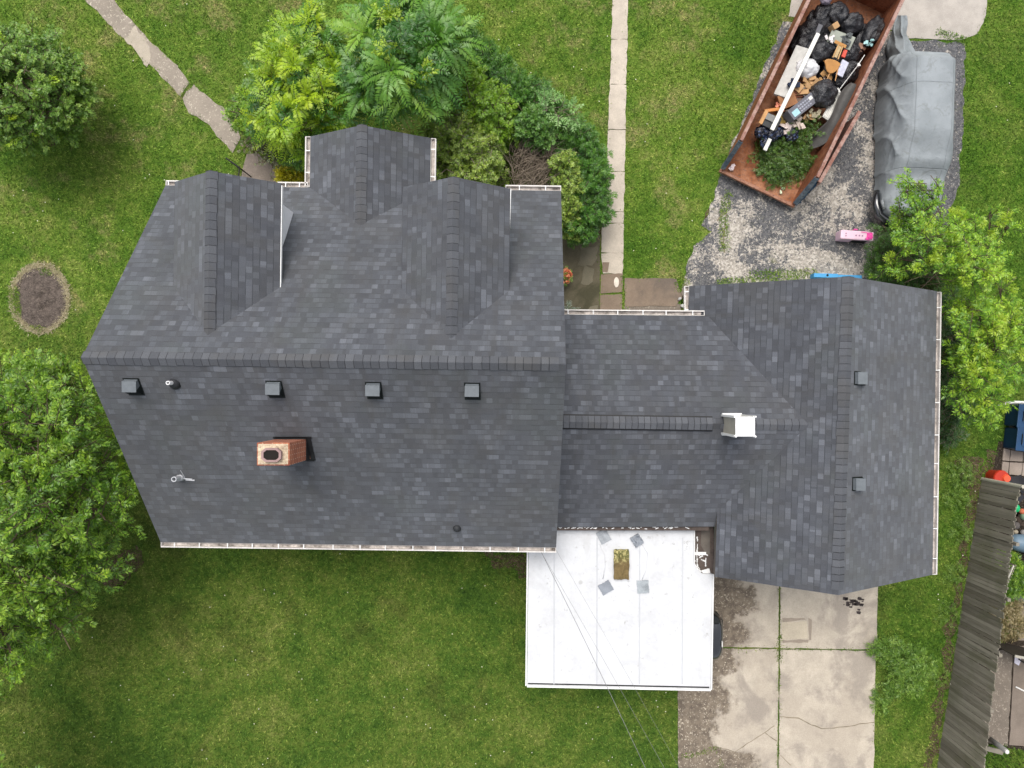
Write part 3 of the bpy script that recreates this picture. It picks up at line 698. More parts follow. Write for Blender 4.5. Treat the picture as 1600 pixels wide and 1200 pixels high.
for (a, b) in sq:
    pa, pb = P(*a, 2.61), P(*b, 2.61); k = 5
    for i in range(k):
        m_.bar(pa.lerp(pb, i/k)+Vector((random.uniform(-.01, .01), random.uniform(-.01, .01), 0)), pa.lerp(pb, (i+1)/k), random.uniform(.012, .04), .01)
m_.prism([xy(P(1096, 891, 2.6)), xy(P(1108, 888, 2.6)), xy(P(1110, 897, 2.6)), xy(P(1099, 898, 2.6))], 2.602, 2.62)
m_.build('sealant_drip', WHITE, nt)
for x, y in ((.45, -4.3), (4.6, -5.6), (.45, -7.3), (2.6, -7.6)):
    m_ = MB(); m_.box((x, y, 1.31), (.1, .1, 2.62)); m_.build('post', WHITE, cp)
m_ = MB()
for y in (-4.3, -7.3, -5.6): m_.bar((.2, y, 2.56), (4.8, y, 2.56), .08, .1)
m_.build('beam', WHITE, cp)
# loose things on the flat roof
def quad_thing(name, cx_, cy_, wpx, hpx, ang, th, mat, label, cat, group=None, z=CZ, wrk=0.0):
    o0 = P(cx_, cy_, z); s_ = (CAM_H-z)/F; N = 12; W_, H_ = wpx*s_, hpx*s_; vs = []; fs = []
    for k in (1, 0):
        for i in range(N+1):
            for j in range(N+1):
                u, v = i/N-.5, j/N-.5
                x = u*W_+ (random.uniform(-1, 1)*.008); y = v*H_+(random.uniform(-1, 1)*.008)
                h = (th+wrk*(mnoise.noise(Vector((u*4+cx_, v*4, 0)))+.5)) if k else .003
                vs.append((x, y, h))
    n1 = (N+1)**2
    for i in range(N):
        for j in range(N):
            a = i*(N+1)+j; fs.append((a, a+N+1, a+N+2, a+1)); fs.append((n1+a, n1+a+1, n1+a+N+2, n1+a+N+1))
    for i in range(N):
        for (a, b) in ((i, i+1), (N*(N+1)+i+1, N*(N+1)+i), ((i+1)*(N+1), i*(N+1)), (i*(N+1)+N, (i+1)*(N+1)+N)): fs.append((a, b, n1+b, n1+a))
    me = bpy.data.meshes.new(name); me.from_pydata(vs, [], fs); me.update()
    o = link_mesh(name, me, mat); o.location = o0; o.rotation_euler = (0, 0, R(ang)); tag(o, label, cat, group); return o
g_ = 'grey scraps weighing down the white roof'
quad_thing('shingle_scrap', 943, 838, 17, 20, 28, .03, simple('pale_grey_scrap', (.30, .32, .34), .8, .3, var=.4, scale=8), 'pale grey folded scrap at the northwest corner of the mat, nearest the house', 'roofing scrap', g_)
quad_thing('shingle_scrap', 995, 844, 15, 17, 32, .03, GREYPV, 'creased mauve grey scrap northeast of the brown mat', 'roofing scrap', g_, wrk=.05)
quad_thing('shingle_scrap', 946.5, 918, 19, 17, 30, .03, GREYPV, 'tilted grey scrap southwest of the brown mat', 'roofing scrap', g_)
quad_thing('shingle_scrap', 1004.5, 916.5, 18, 20, 4, .03, simple('speckled_grey_scrap', (.33, .36, .38), .85, .2, var=.45, fine=70), 'square speckled grey scrap southeast of the brown mat', 'roofing scrap', g_)
mt = NT('straw_and_moss_mat'); p_ = mt.pos(); a_ = mt.noise(14, p_, 6, .75)
sp_ = mt.n('SeparateXYZ'); mt.put(sp_.inputs[0], mt.n('TexCoord').outputs['Object'])
MATM = mt.pbr(mt.mix(mt.mr(mt.m('ADD', sp_.outputs[1], mt.m('MULTIPLY', mt.m('SUBTRACT', a_, .5), .5)), 0, .2), mt.mix(a_, (.10, .075, .035), (.26, .19, .09)), mt.mix(mt.mr(a_, .45, .6), (.13, .13, .05), (.50, .44, .20))), 1, .05, 0, mt.bump(a_, 1, .03))
quad_thing('straw_mat', 970.5, 881, 23, 46, 0, .05, MATM, 'rectangular brown and straw coloured mossy mat on the white roof', 'mat', wrk=.08)
m_ = MB()                                   # low curb lines under the membrane around the mat
m_.tube([c(937, 850), c(945, 868), c(946, 885), c(942, 905)], .012, 6); m_.tube([c(1003, 850), c(1012, 865), c(1010, 890), c(1003, 906)], .012, 6)
m_.build('membrane_ripple', MEMB, fr, smooth=True)

# ------------------------------------------------------------------ service wires
WIREM = simple('grey_wire', (.16, .16, .16), .5, .4)
wp = empty('power_line', P(843, 857, 3.75)); tag(wp, 'thin service wires crossing above the white flat roof', 'wires')
for (a, b, r) in (((843, 857, 3.8), (1012, 1215, 5.2), .0065), ((845, 862, 3.8), (1042, 1215, 5.2), .0035), ((868, 858, 3.6), (1066, 1215, 5.2), .0028)):
    A, B = P(*a), P(*b); B2 = A+(B-A)*1.5; B2.z = 5.6; m_ = MB()
    m_.tube([A.lerp(B2, t)-Vector((0, 0, .5*4*t*(1-t))) for t in [i/20 for i in range(21)]], r, 6); m_.build('wire', WIREM, wp)

# ------------------------------------------------------------------ ground
ragN = [0]
def ragged(poly, amp=.05, step=.12, fr=3.0):
    out = []; n = len(poly); ragN[0] += 1
    for i in range(n):
        a, b = Vector(poly[i]), Vector(poly[(i+1) % n]); L = (b-a).length; k = max(1, int(L/step)); t = (b-a)/max(L, 1e-6); nn = Vector((t.y, -t.x))
        for j in range(k):
            q = a.lerp(b, j/k); s_ = mnoise.noise(Vector((q.x*fr, q.y*fr, ragN[0])))+.5*mnoise.noise(Vector((q.x*fr*3, q.y*fr*3, ragN[0]+9)))
            q = q+nn*s_*amp; out.append((q.x, q.y))
    return out
hard = []                                   # polygons with no lawn on them
def sheet(name, polys, z, mat, label=None, kind='structure', cat=None, amp=.05, z0=-.05, keep=True, step=.12):
    m_ = MB()
    for pl in polys:
        pl = [G(*q) for q in pl]; pl = ragged(pl, amp, step)
        if keep: hard.append(pl)
        m_.prism(pl, z0, z)
    o = m_.build(name, mat); tag(o, label, cat, None, kind); return o
m_ = MB(); N = 40; vs = []; fs = []
for i in range(N+1):
    for j in range(N+1): vs.append((-100+200*i/N, -100+200*j/N, 0))
for i in range(N):
    for j in range(N): a = i*(N+1)+j; fs.append((a, a+N+1, a+N+2, a+1))
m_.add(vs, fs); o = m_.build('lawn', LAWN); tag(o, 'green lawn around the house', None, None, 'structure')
# centre walk in slabs
wx = lambda y: (957-(y/487)*17-(4 if 330 < y < 420 else 0), 981-(y/487)*9)
ys = [-70, -5, 62, 132, 202.5, 268, 331.5, 349, 395.5, 428]
sl_ = []
for a, b in zip(ys[:-1], ys[1:]): sl_.append([(wx(a)[0], a+.8), (wx(b)[0], b-.4), (wx(b)[1], b-.4), (wx(a)[1], a+.8)])
sheet('walkway', sl_, .03, WALK, 'pale straight concrete walk', amp=.035)
sheet('walkway_end', [[(939, 429), (938, 459), (972, 456), (973, 427)], [(938, 461), (937, 492), (972, 492), (972, 460)]], .026, BROWNC, 'brown stained end of the walk', amp=.02)
sheet('walkway_stain', [[(941, 410), (941, 425), (949, 426), (952, 410)]], .033, BROWNC, amp=.03, z0=.0302, keep=False)
sheet('mossy_pavers', [[(876, 372), (905, 366), (938, 366), (937, 495), (876, 495)]], .012, MOSSY, 'mossy sunken pavers beside the east gable', amp=.03)
sheet('paver_patch', [[(906, 385), (936, 383), (934, 404), (925, 414), (903, 414)], [(913, 418), (929, 420), (926, 440), (905, 442)], [(915, 479), (936, 477), (936, 492), (905, 492)]], .02, concrete('dull_paver', (.165, .148, .105), (.12, .105, .07), 0, .8, 4), amp=.16, z0=.005, keep=False)
sheet('brown_slab', [[(976, 434), (1056, 436), (1062, 452), (1066, 466), (1055, 478), (976, 479)]], .03, BROWNC, 'stained brown concrete slab by the wing', amp=.03)
sheet('pebble_strip', [[(974, 479), (1078, 474), (1078, 436), (1068, 436), (1064, 458), (1070, 470), (1060, 496), (974, 496)]], .014, GRAVEL, 'strip of pebbles and leaves under the wing eave', amp=.03)
# diagonal walk
wl_ = [(95, -40), (134, 0), (160, 27), (190, 58), (216, 84), (236, 104), (258, 124), (281, 151)]
wr_ = [(140, -50), (178, 0), (196, 22), (212, 38), (228, 58), (247, 75), (272, 98), (298, 129)]
sheet('diagonal_walk', [wl_[:5]+wr_[:5][::-1], [wl_[4], wl_[5], wl_[6], wl_[7], wr_[7], wr_[6], wr_[5], wr_[4]],
      [(284, 155), (296, 176), (328, 197), (348, 222), (363, 239), (372, 226), (377, 214), (366, 198), (352, 172), (330, 155), (304, 133)]], .022, WALKP, 'pebbled diagonal walk across the lawn', amp=.06)
sheet('walk_patch', [[(196, 62), (212, 40), (226, 62), (238, 88), (232, 104), (214, 84)]], .026, concrete('pale_walk_patch', (.40, .35, .28), (.30, .26, .21), .6, .6, 21), amp=.14, z0=.0225, keep=False)
sheet('entry_patio', [[(386, 240), (405, 240), (412, 250), (428, 254), (445, 246), (456, 240), (480, 248), (480, 300), (374, 300), (380, 262)]], .03, concrete('entry_concrete', (.235, .195, .165), (.19, .16, .135), .5, .4, 17, (.36, .3, .25)), 'pebbled concrete patio by the entry', amp=.03)
# driveways
sheet('concrete_apron', [[(1215, -80), (1238, -10), (1232, 26), (1275, 32), (1400, 48), (1418, 60), (1500, 63), (1526, 54), (1540, 24), (1548, -80)]], .02, PADC, 'pale concrete apron at the far end of the drive', amp=.03)
asp = [(1222, 33), (1212, 60), (1196, 100), (1176, 150), (1152, 205), (1128, 262), (1118, 300), (1107, 330), (1096, 352), (1112, 362), (1086, 385), (1074, 405), (1069, 440), (1085, 452), (1330, 452), (1445, 445), (1468, 430), (1480, 400), (1478, 372), (1485, 330), (1497, 290), (1503, 235), (1504, 180), (1506, 130), (1508, 70), (1500, 66), (1418, 64), (1400, 52), (1275, 36)]
sheet('asphalt_drive', [asp], .016, ASPH, 'worn asphalt drive with pale aggregate', amp=.09)
vx = 1217
def dslab(pts): return pts
sheet('concrete_drive', [
    [(1110, 890), (1216.5, 895), (1216, 1011.5), (1095, 1010)], [(1219, 895), (1371, 915), (1369, 1014), (1218.5, 1012)],
    [(1058, 1012), (1216, 1014), (1215, 1135), (1213, 1260), (1060, 1260)], [(1218.5, 1014.5), (1368, 1016.5), (1366, 1128), (1363, 1260), (1215.5, 1260), (1217, 1135)]], .03, CONC, 'pale concrete drive in four slabs', amp=.025)
sheet('concrete_repair', [[(1221, 972), (1260, 970), (1262, 997), (1221, 999)]], .034, concrete('repair_concrete', (.48, .42, .32), (.44, .38, .30), 0, .3, 31), amp=.015, z0=.0305, keep=False)
STAIN = simple('dark_oil_stain', (.16, .13, .11), .9, .1, var=.4)
sheet('drive_stain', [[(1222, 1000), (1262, 999), (1262, 1003), (1222, 1004)], [(1262, 965), (1268, 968), (1267, 1000), (1262, 1000)], [(1222, 966), (1258, 965), (1258, 969), (1222, 971)]], .0335, concrete('damp_concrete', (.30, .25, .20), (.25, .21, .17), 0, .5, 33), amp=.05, z0=.0305, keep=False)
pl = []
for _ in range(26):
    x = random.gauss(1334, 14); y = 934+abs(random.gauss(0, 9)); s_ = random.uniform(1, 4.5)
    if x > 1318-30: pl.append([(x-s_, y-s_*.5), (x+s_, y-s_*.4), (x+s_*.8, y+s_*.6), (x-s_*.9, y+s_*.5)])
sheet('oil_spots', pl, .0345, simple('black_oil', (.05, .04, .038), .8, .2, var=.5), amp=.04, z0=.031, keep=False, step=.04)
def crack(name, pts, wd, z, mat):
    m_ = MB(); q = []
    for i in range(len(pts)-1):
        a, b = Vector(pts[i]), Vector(pts[i+1]); k = max(2, int((b-a).length/6))
        for j in range(k): r_ = a.lerp(b, j/k); q.append((r_.x+random.uniform(-.8, .8), r_.y+random.uniform(-.8, .8)))
    q.append(pts[-1]); vs = []; fs = []
    for i, (x, y) in enumerate(q):
        a = P(*q[max(i-1, 0)], z); b = P(*q[min(i+1, len(q)-1)], z); t = (b-a).normalized(); nn = Vector((t.y, -t.x, 0)); w_ = wd*random.uniform(.4, 1.3); c_ = P(x, y, z)
        vs += [c_+nn*w_, c_-nn*w_]
        if i: fs.append((2*i-2, 2*i-1, 2*i+1, 2*i))
    m_.add(vs, fs); o = m_.build(name, mat); tag(o, None, None, None, 'structure')
CRK = simple('crack_dirt', (.20, .17, .12), 1, .05, var=.5)
cracks = [[(1218, 1120), (1248, 1122), (1262, 1130), (1285, 1138), (1310, 1137), (1342, 1132), (1366, 1129)], [(1062, 1182), (1085, 1181), (1105, 1172), (1125, 1168), (1148, 1175), (1168, 1162), (1190, 1148), (1210, 1134)],
          [(1126, 1168), (1125, 1200)], [(1196, 1146), (1214, 1158)], [(1220, 1180), (1236, 1196)]]
for q in cracks: crack('drive_crack', q, .012, .0372, CRK)
crack('drive_crack', [(1120, 345), (1135, 330), (1130, 375), (1132, 395)], .02, .022, CRK)
# soil ring
rp = [(63+r_*41*math.cos(t), 466+r_*49*math.sin(t)) for r_, t in [(1.08+.03*math.sin(i*2.3), i*math.pi/12) for i in range(24)]]
sheet('dead_grass_ring', [rp], .012, simple('dead_grass', (.52, .47, .33), .95, .1, var=.4, scale=14, fine=50), amp=.05)
sheet('soil_bed', [[(63+40*math.cos(t), 466+48*math.sin(t)) for t in [i*math.pi/12 for i in range(24)]]], .03, SOIL, 'round bare soil bed in the lawn', amp=.10)
m_ = MB(); bc = P(66, 472, 0); N = 18; vs = []; fs = []
for i in range(N+1):
    for j in range(24):
        r_ = .75*i/N; t = j*math.pi/12; vs.append((bc.x+r_*math.cos(t), bc.y+r_*1.1*math.sin(t), .028+.14*(1-(i/N)**2)*(.6+.9*mnoise.noise(Vector((r_*math.cos(t)*5, r_*math.sin(t)*5, 2))))*(i < N)))
for i in range(N):
    for j in range(24): a = i*24+j; b_ = i*24+(j+1) % 24; fs.append((a, b_, b_+24, a+24))
m_.add(vs, fs); o = m_.build('soil_mound', SOIL, smooth=True); tag(o, None, None, None, 'structure')
# bare dirt patches
sheet('bare_dirt', [
    [(755, 862), (822, 862), (824, 905), (800, 895), (775, 885)], [(1490, 722), (1530, 705), (1534, 750), (1516, 850), (1499, 940), (1483, 1040), (1469, 1130), (1457, 1215), (1447, 1215), (1457, 1125), (1471, 1035), (1487, 935), (1502, 845), (1514, 765), (1496, 745)], [(150, 880), (215, 850), (228, 880), (175, 930)],
    [(372, 160), (392, 140), (400, 170), (388, 205), (372, 200)], [(1110, 320), (1135, 330), (1128, 352), (1100, 358)], [(1540, 705), (1562, 712), (1560, 745), (1535, 742)],
    [(880, 355), (940, 352), (940, 368), (880, 370)], [(1375, 438), (1470, 440), (1480, 640), (1466, 700), (1462, 460), (1400, 452)], [(390, 225), (420, 215), (470, 225), (475, 245), (400, 240)]],
    .010, DIRT, 'bare trodden dirt patches', amp=.22, keep=False)
# neighbour's ground
sheet('neighbour_yard', [[(1560, 690), (1700, 690), (1700, 1260), (1470, 1260), (1500, 1100), (1530, 900), (1545, 760)]], .012, soil('dark_yard_soil', (.045, .036, .028)), 'dark ground of the neighbouring yard', amp=.05)
sheet('gravel_strip', [[(1552, 1015), (1582, 1015), (1574, 1165), (1528, 1158)]], .024, GRAVEL, 'narrow gravel strip behind the fence', amp=.03, z0=.01)
sheet('neighbour_slab', [[(1584, 1010), (1700, 1000), (1700, 1175), (1576, 1163)], [(1592, 945), (1700, 945), (1700, 1000), (1590, 1000)]], .04, concrete('neighbour_concrete', (.20, .165, .135), (.155, .125, .10), 0, .4, 41), 'brown concrete slab next door', amp=.02, z0=.0)
sheet('paver_path', [[(1567, 700), (1577, 703), (1575, 720), (1565, 719)], [(1578, 703), (1597, 706), (1596, 721), (1576, 720)], [(1598, 706), (1640, 708), (1640, 722), (1598, 721)], [(1565, 721), (1575, 722), (1573, 741), (1563, 740)], [(1576, 722), (1596, 723), (1594, 743), (1575, 741)], [(1597, 723), (1640, 724), (1640, 745), (1595, 743)]], .05, concrete('paver_stone', (.30, .25, .21), (.24, .20, .17), 0, .4, 43), 'square pavers next door', amp=.01, z0=.0)

# ------------------------------------------------------------------ grass
def inside(px, py, poly):
    poly = np.asarray(poly); x0, y0 = poly.min(0); x1, y1 = poly.max(0)
    res = np.zeros(len(px), bool); idx = np.where((px > x0) & (px < x1) & (py > y0) & (py < y1))[0]
    if not len(idx): return res
    x, y = px[idx], py[idx]; c_ = np.zeros(len(idx), bool); n = len(poly)
    for i in range(n):
        ax, ay = poly[i]; bx_, by_ = poly[(i+1) % n]
        if ay == by_: continue
        m = ((ay > y) != (by_ > y)) & (x < (bx_-ax)*(y-ay)/(by_-ay)+ax); c_ ^= m
    res[idx] = c_; return res
houses = [[xy(mn(XW+.3, YS+.5)), xy(mn(XE, YS+.5)), xy(mn(XE, YN-.5)), xy(mn(XW+.3, YN-.5))], [(4.8, -4.4), (10.4, -4.4), (10.4, 2.4), (4.8, 2.4)], [(.5, -4), (5, -4), (5, 1.6), (.5, 1.6)], [(.9, -7.3), (4.9, -7.3), (4.9, -3.4), (.9, -3.4)]]
def grass(name, n, box, L, W, mat, avoid=True, only=None, lean=.9, z0=0.0, jit=.05, extra=None):
    x = rng.uniform(box[0], box[2], n); y = rng.uniform(box[1], box[3], n); k = np.ones(n, bool)
    jx = x+rng.normal(0, jit, n); jy = y+rng.normal(0, jit, n)
    if avoid:
        for pl in hard+houses: k &= ~inside(jx, jy, pl)
    if only is not None:
        kk = np.zeros(n, bool)
        for pl in only: kk |= inside(jx, jy, pl)
        k &= kk
    x, y = x[k], y[k]; n = len(x)
    L_ = L*rng.uniform(.5, 1.3, n); a = rng.uniform(0, 2*np.pi, n); ln = lean*rng.uniform(.4, 1.3, n)
    dx, dy = np.cos(a), np.sin(a); w_ = W*rng.uniform(.6, 1.4, n)
    V = np.empty((n, 3, 3)); V[:, 0] = np.c_[x-dy*w_/2, y+dx*w_/2, np.full(n, z0)]; V[:, 1] = np.c_[x+dy*w_/2, y-dx*w_/2, np.full(n, z0)]
    V[:, 2] = np.c_[x+dx*L_*ln, y+dy*L_*ln, z0+L_*np.maximum(.25, 1.1-ln*.7)]
    o = np_mesh(name, V.reshape(-1, 3), np.arange(3*n).reshape(-1, 3), mat); return o
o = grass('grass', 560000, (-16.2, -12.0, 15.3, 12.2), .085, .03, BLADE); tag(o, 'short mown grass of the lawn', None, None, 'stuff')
# weeds in the drive joint and cracks
def strip_poly(pts, wd):
    pts = [Vector(G(*q)) for q in pts]; a = []; b = []
    for i, p in enumerate(pts):
        t = (pts[min(i+1, len(pts)-1)]-pts[max(i-1, 0)]).normalized(); n_ = Vector((-t.y, t.x))*wd; a.append(tuple(p+n_)); b.append(tuple(p-n_))
    return a+b[::-1]
jp = [strip_poly([(1217.5, 992), (1217, 1035)], .07), strip_poly([(1217.3, 905), (1216, 1135), (1214.5, 1200)], .012), strip_poly([(1125, 1012), (1368, 1015)], .01), strip_poly([(1064, 1182), (1105, 1172), (1122, 1168)], .05), strip_poly([(1125, 1186), (1125, 1204)], .06),
      strip_poly([(282, 152), (300, 131)], .05), strip_poly([(1136, 312), (1130, 340), (1132, 392)], .13), strip_poly([(1140, 300), (1128, 322)], .1), strip_poly([(1170, 434), (1275, 432)], .22), strip_poly([(1120, 442), (1180, 438)], .12), strip_poly([(973, 430), (974, 490)], .04), strip_poly([(1065, 435), (1066, 455)], .2), strip_poly([(1462, 50), (1510, 65)], .12), strip_poly([(1375, 190), (1390, 240)], .0+.03)]
o = grass('joint_weeds', 900000, (-11.5, -12.0, 15.3, 12.2), .055, .02, BLADE, avoid=False, only=jp, z0=.03, jit=.035); tag(o, 'grass and weeds growing in the drive joints and cracks', None, None, 'stuff')
RING = 1
ring = [tuple(G(63+r_*43*math.cos(t)*(1.0), 466+r_*51*math.sin(t))) for r_, t in [(1.06, i*math.pi/12) for i in range(25)]]+[tuple(G(63+.93*43*math.cos(t), 466+.93*51*math.sin(t))) for t in [i*math.pi/12 for i in range(24, -1, -1)]]
STRAW = foliage('dead_grass_blade', [(.30, .26, .15), (.46, .40, .26), (.60, .55, .38)], .2)
o = grass('dead_grass_rim', 40000, (-16, 1.2, -13.4, 4.4), .08, .025, STRAW, avoid=False, only=[ring], jit=.05, lean=1.1, z0=.02); tag(o, 'straw coloured dead grass rim of the soil bed', None, None, 'stuff')
o = grass('bed_weeds', 30000, (-16, 1.2, -13.4, 4.4), .07, .02, BLADE, avoid=False, only=[strip_poly([(22, 450), (24, 470), (32, 492)], .14), strip_poly([(52, 508), (66, 511)], .09), strip_poly([(66, 423), (82, 424)], .06)], jit=.06, z0=.03); tag(o, 'weeds creeping into the soil bed', None, None, 'stuff')
o = grass('neighbour_grass', 60000, (11.5, -12.0, 15.5, -4.0), .1, .03, BLADE, avoid=False, only=[[G(1530, 1160), G(1576, 1168), G(1640, 1180), G(1640, 1240), G(1510, 1240)], [G(1548, 865), G(1600, 880), G(1600, 935), G(1552, 935)], [G(1548, 945), G(1565, 1000), G(1552, 1010)]], z0=.02); tag(o, 'rank green grass behind the fence', None, None, 'stuff')
# white clover flowers
fl = rng.uniform(0, 1, (420, 2)); FX = -16+31*fl[:, 0]; FY = -11.5+23.4*fl[:, 1]; k = np.ones(420, bool)
for pl in hard+houses: k &= ~inside(FX, FY, pl)
FX, FY = FX[k], FY[k]; n = len(FX); a6 = np.arange(6)*np.pi/3
V = np.stack([FX[:, None]+.016*np.cos(a6), FY[:, None]+.016*np.sin(a6), np.full((n, 6), .06)], -1).reshape(-1, 3)
o = np_mesh('clover_flowers', V, np.arange(6*n).reshape(-1, 6), simple('clover_white', (.62, .60, .48), .8, .1, bump=0)); tag(o, 'tiny pale clover flowers dotted over the lawn', None, None, 'stuff')

# ------------------------------------------------------------------ trees and shrubs
def unit(v): return v/np.maximum(np.linalg.norm(v, axis=-1, keepdims=True), 1e-9)
def lobes_of(spec):
    out = []
    for px, py, z, rp, rz in spec:
        p = P(px, py, z); r = rp*(CAM_H-z)/F; out.append((p.x, p.y, z, r, r, rz))
    return np.array(out)
def sprays(lb, n, tl, pairs, L, W, up=.3, droop=.35, surf=.5, cull=None, spread=.5, zlo=-.45, rad_out=.8, prof=1.0, mode='branch', per=8, bl=.9, tone=(0, 1), nv=.38):
    """branch: side shoots along a leading shoot; rosette: long leaves fanning from one shoot tip; loose: single shoots"""
    g = max(1, n//per) if mode != 'loose' else n
    wt = lb[:, 3]*lb[:, 4]; idx = rng.choice(len(lb), g, p=wt/wt.sum()); l = lb[idx]
    d = rng.normal(size=(g, 3)); d[:, 2] = np.where(d[:, 2] < 0, d[:, 2]*.6, d[:, 2]); d = unit(d); d[:, 2] = np.clip(d[:, 2], zlo, 1)
    rad = surf+(1-surf)*rng.uniform(0, 1, g)**.6; rad *= rng.uniform(.86, 1.1, g)
    p = l[:, :3]+d*rad[:, None]*l[:, 3:6]; p[:, 2] = np.maximum(p[:, 2], .08)
    td = unit(d*rad_out*[1, 1, .6]+rng.normal(size=(g, 3))*spread+np.array([0, 0, up])); up_ = np.array([0, 0, 1.0])
    gt = rng.uniform(0, 1, g); extra = None
    if mode == 'branch':
        kk = np.arange(per); tt = (kk+.6)/per; sd = np.where(kk % 2, 1, -1)*(kk < per-1)
        blg = bl*rng.uniform(.6, 1.25, g); s0 = unit(np.cross(td, up_+rng.normal(size=(g, 3))*.3))
        P0 = p[:, None]-td[:, None]*(blg*.45)[:, None, None]
        ax = lambda q: P0+td[:, None]*(blg[:, None]*q)[..., None]-up_*(blg[:, None]*droop*.4*q**2)[..., None]
        base = ax(tt[None]*np.ones((g, 1)))
        dd = unit(td[:, None]*np.where(sd == 0, 1, .75)[None, :, None]+s0[:, None]*(sd*.75)[None, :, None]+rng.normal(size=(g, per, 3))*.22)
        extra = np.stack([P0[:, 0]-td*blg[:, None]*.2, ax(np.full((g, 1), .5))[:, 0], ax(np.full((g, 1), 1.0))[:, 0]], 1)
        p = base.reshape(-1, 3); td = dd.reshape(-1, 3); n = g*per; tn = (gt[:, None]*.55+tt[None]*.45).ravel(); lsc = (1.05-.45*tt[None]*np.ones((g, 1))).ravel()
    elif mode == 'rosette':
        a = (np.arange(per)/per)[None]*2*np.pi+rng.uniform(0, 6.28, g)[:, None]+rng.normal(size=(g, per))*.25
        el = rng.uniform(.15, .75, (g, per)); dd = np.stack([np.cos(a)*np.cos(el), np.sin(a)*np.cos(el), np.sin(el)], -1)+td[:, None]*.75
        p = np.repeat(p, per, 0); td = unit(dd).reshape(-1, 3); n = g*per; tn = np.repeat(gt, per)*.8+rng.uniform(0, .2, n); lsc = np.ones(n)
    else: tn = gt; lsc = np.ones(n)
    if cull is not None:
        k = cull(p+td*tl*.6); p, td, tn, lsc = p[k], td[k], tn[k], lsc[k]; n = len(p)
        if extra is not None: extra = extra[cull(extra[:, 2])]
    ln = tl*rng.uniform(.7, 1.15, n)*lsc; dr = droop*rng.uniform(.5, 1.5, n)
    m = 2*pairs+1; j = np.arange(m); t = np.where(j < 2*pairs, (j//2+.8)/(pairs+.6), 1.0); side = np.where(j < 2*pairs, np.where(j % 2, 1, -1), 0)
    T = t[None, :, None]
    B = p[:, None]+td[:, None]*ln[:, None, None]*T-up_*(dr*ln)[:, None, None]*T**2
    cur = unit(td[:, None]-up_*(2*dr)[:, None, None]*T)
    s = unit(np.cross(td, up_+rng.normal(size=(n, 3))*.2))[:, None]*np.ones((1, m, 1))
    ld = unit(cur*np.where(side == 0, 1, .6)[None, :, None]+s*(side*.85)[None, :, None]+rng.normal(size=(n, m, 3))*(.05+.2*nv))
    nrm = unit(np.cross(s, cur)); nrm = np.where(nrm[..., 2:3] < 0, -nrm, nrm); nrm = unit(nrm+rng.normal(size=(n, m, 3))*nv)
    wv = unit(np.cross(ld, nrm)); Lj = (L*rng.uniform(.75, 1.15, (n, m))*(1-prof*.45*np.abs(2*t-1)[None]**2))[..., None]; Wj = Lj*(W/L)
    V = np.stack([B, B+ld*Lj*.42+wv*Wj*.5+nrm*Wj*.12, B+ld*Lj-up_*Lj*.12, B+ld*Lj*.42-wv*Wj*.5+nrm*Wj*.12], 2).reshape(-1, 3)
    tw = np.stack([p-td*ln[:, None]*.1, p+td*ln[:, None]*.55-up_*(dr*ln)[:, None]*.3, p+td*ln[:, None]-up_*(dr*ln)[:, None]], 1)
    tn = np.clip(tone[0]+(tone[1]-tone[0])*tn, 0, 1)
    return V, tw, np.repeat(tn, m*4), extra
def twig_mesh(tw, r):
    n, k, _ = tw.shape; d = unit(tw[:, -1]-tw[:, 0]); a = unit(np.cross(d, [0.2, .1, 1.0])); b = np.cross(d, a); vs = []
    for i in range(k):
        rr = r*(1-.7*i/(k-1))
        for q in range(3): vs.append(tw[:, i]+(a*math.cos(q*2.094)+b*math.sin(q*2.094))*rr)
    V = np.stack(vs, 1).reshape(-1, 3); f = np.array([(i*3+q, i*3+(q+1) % 3, (i+1)*3+(q+1) % 3, (i+1)*3+q) for i in range(k-1) for q in range(3)])
    return V, (f[None]+(np.arange(n)*3*k)[:, None, None]).reshape(-1, 4)
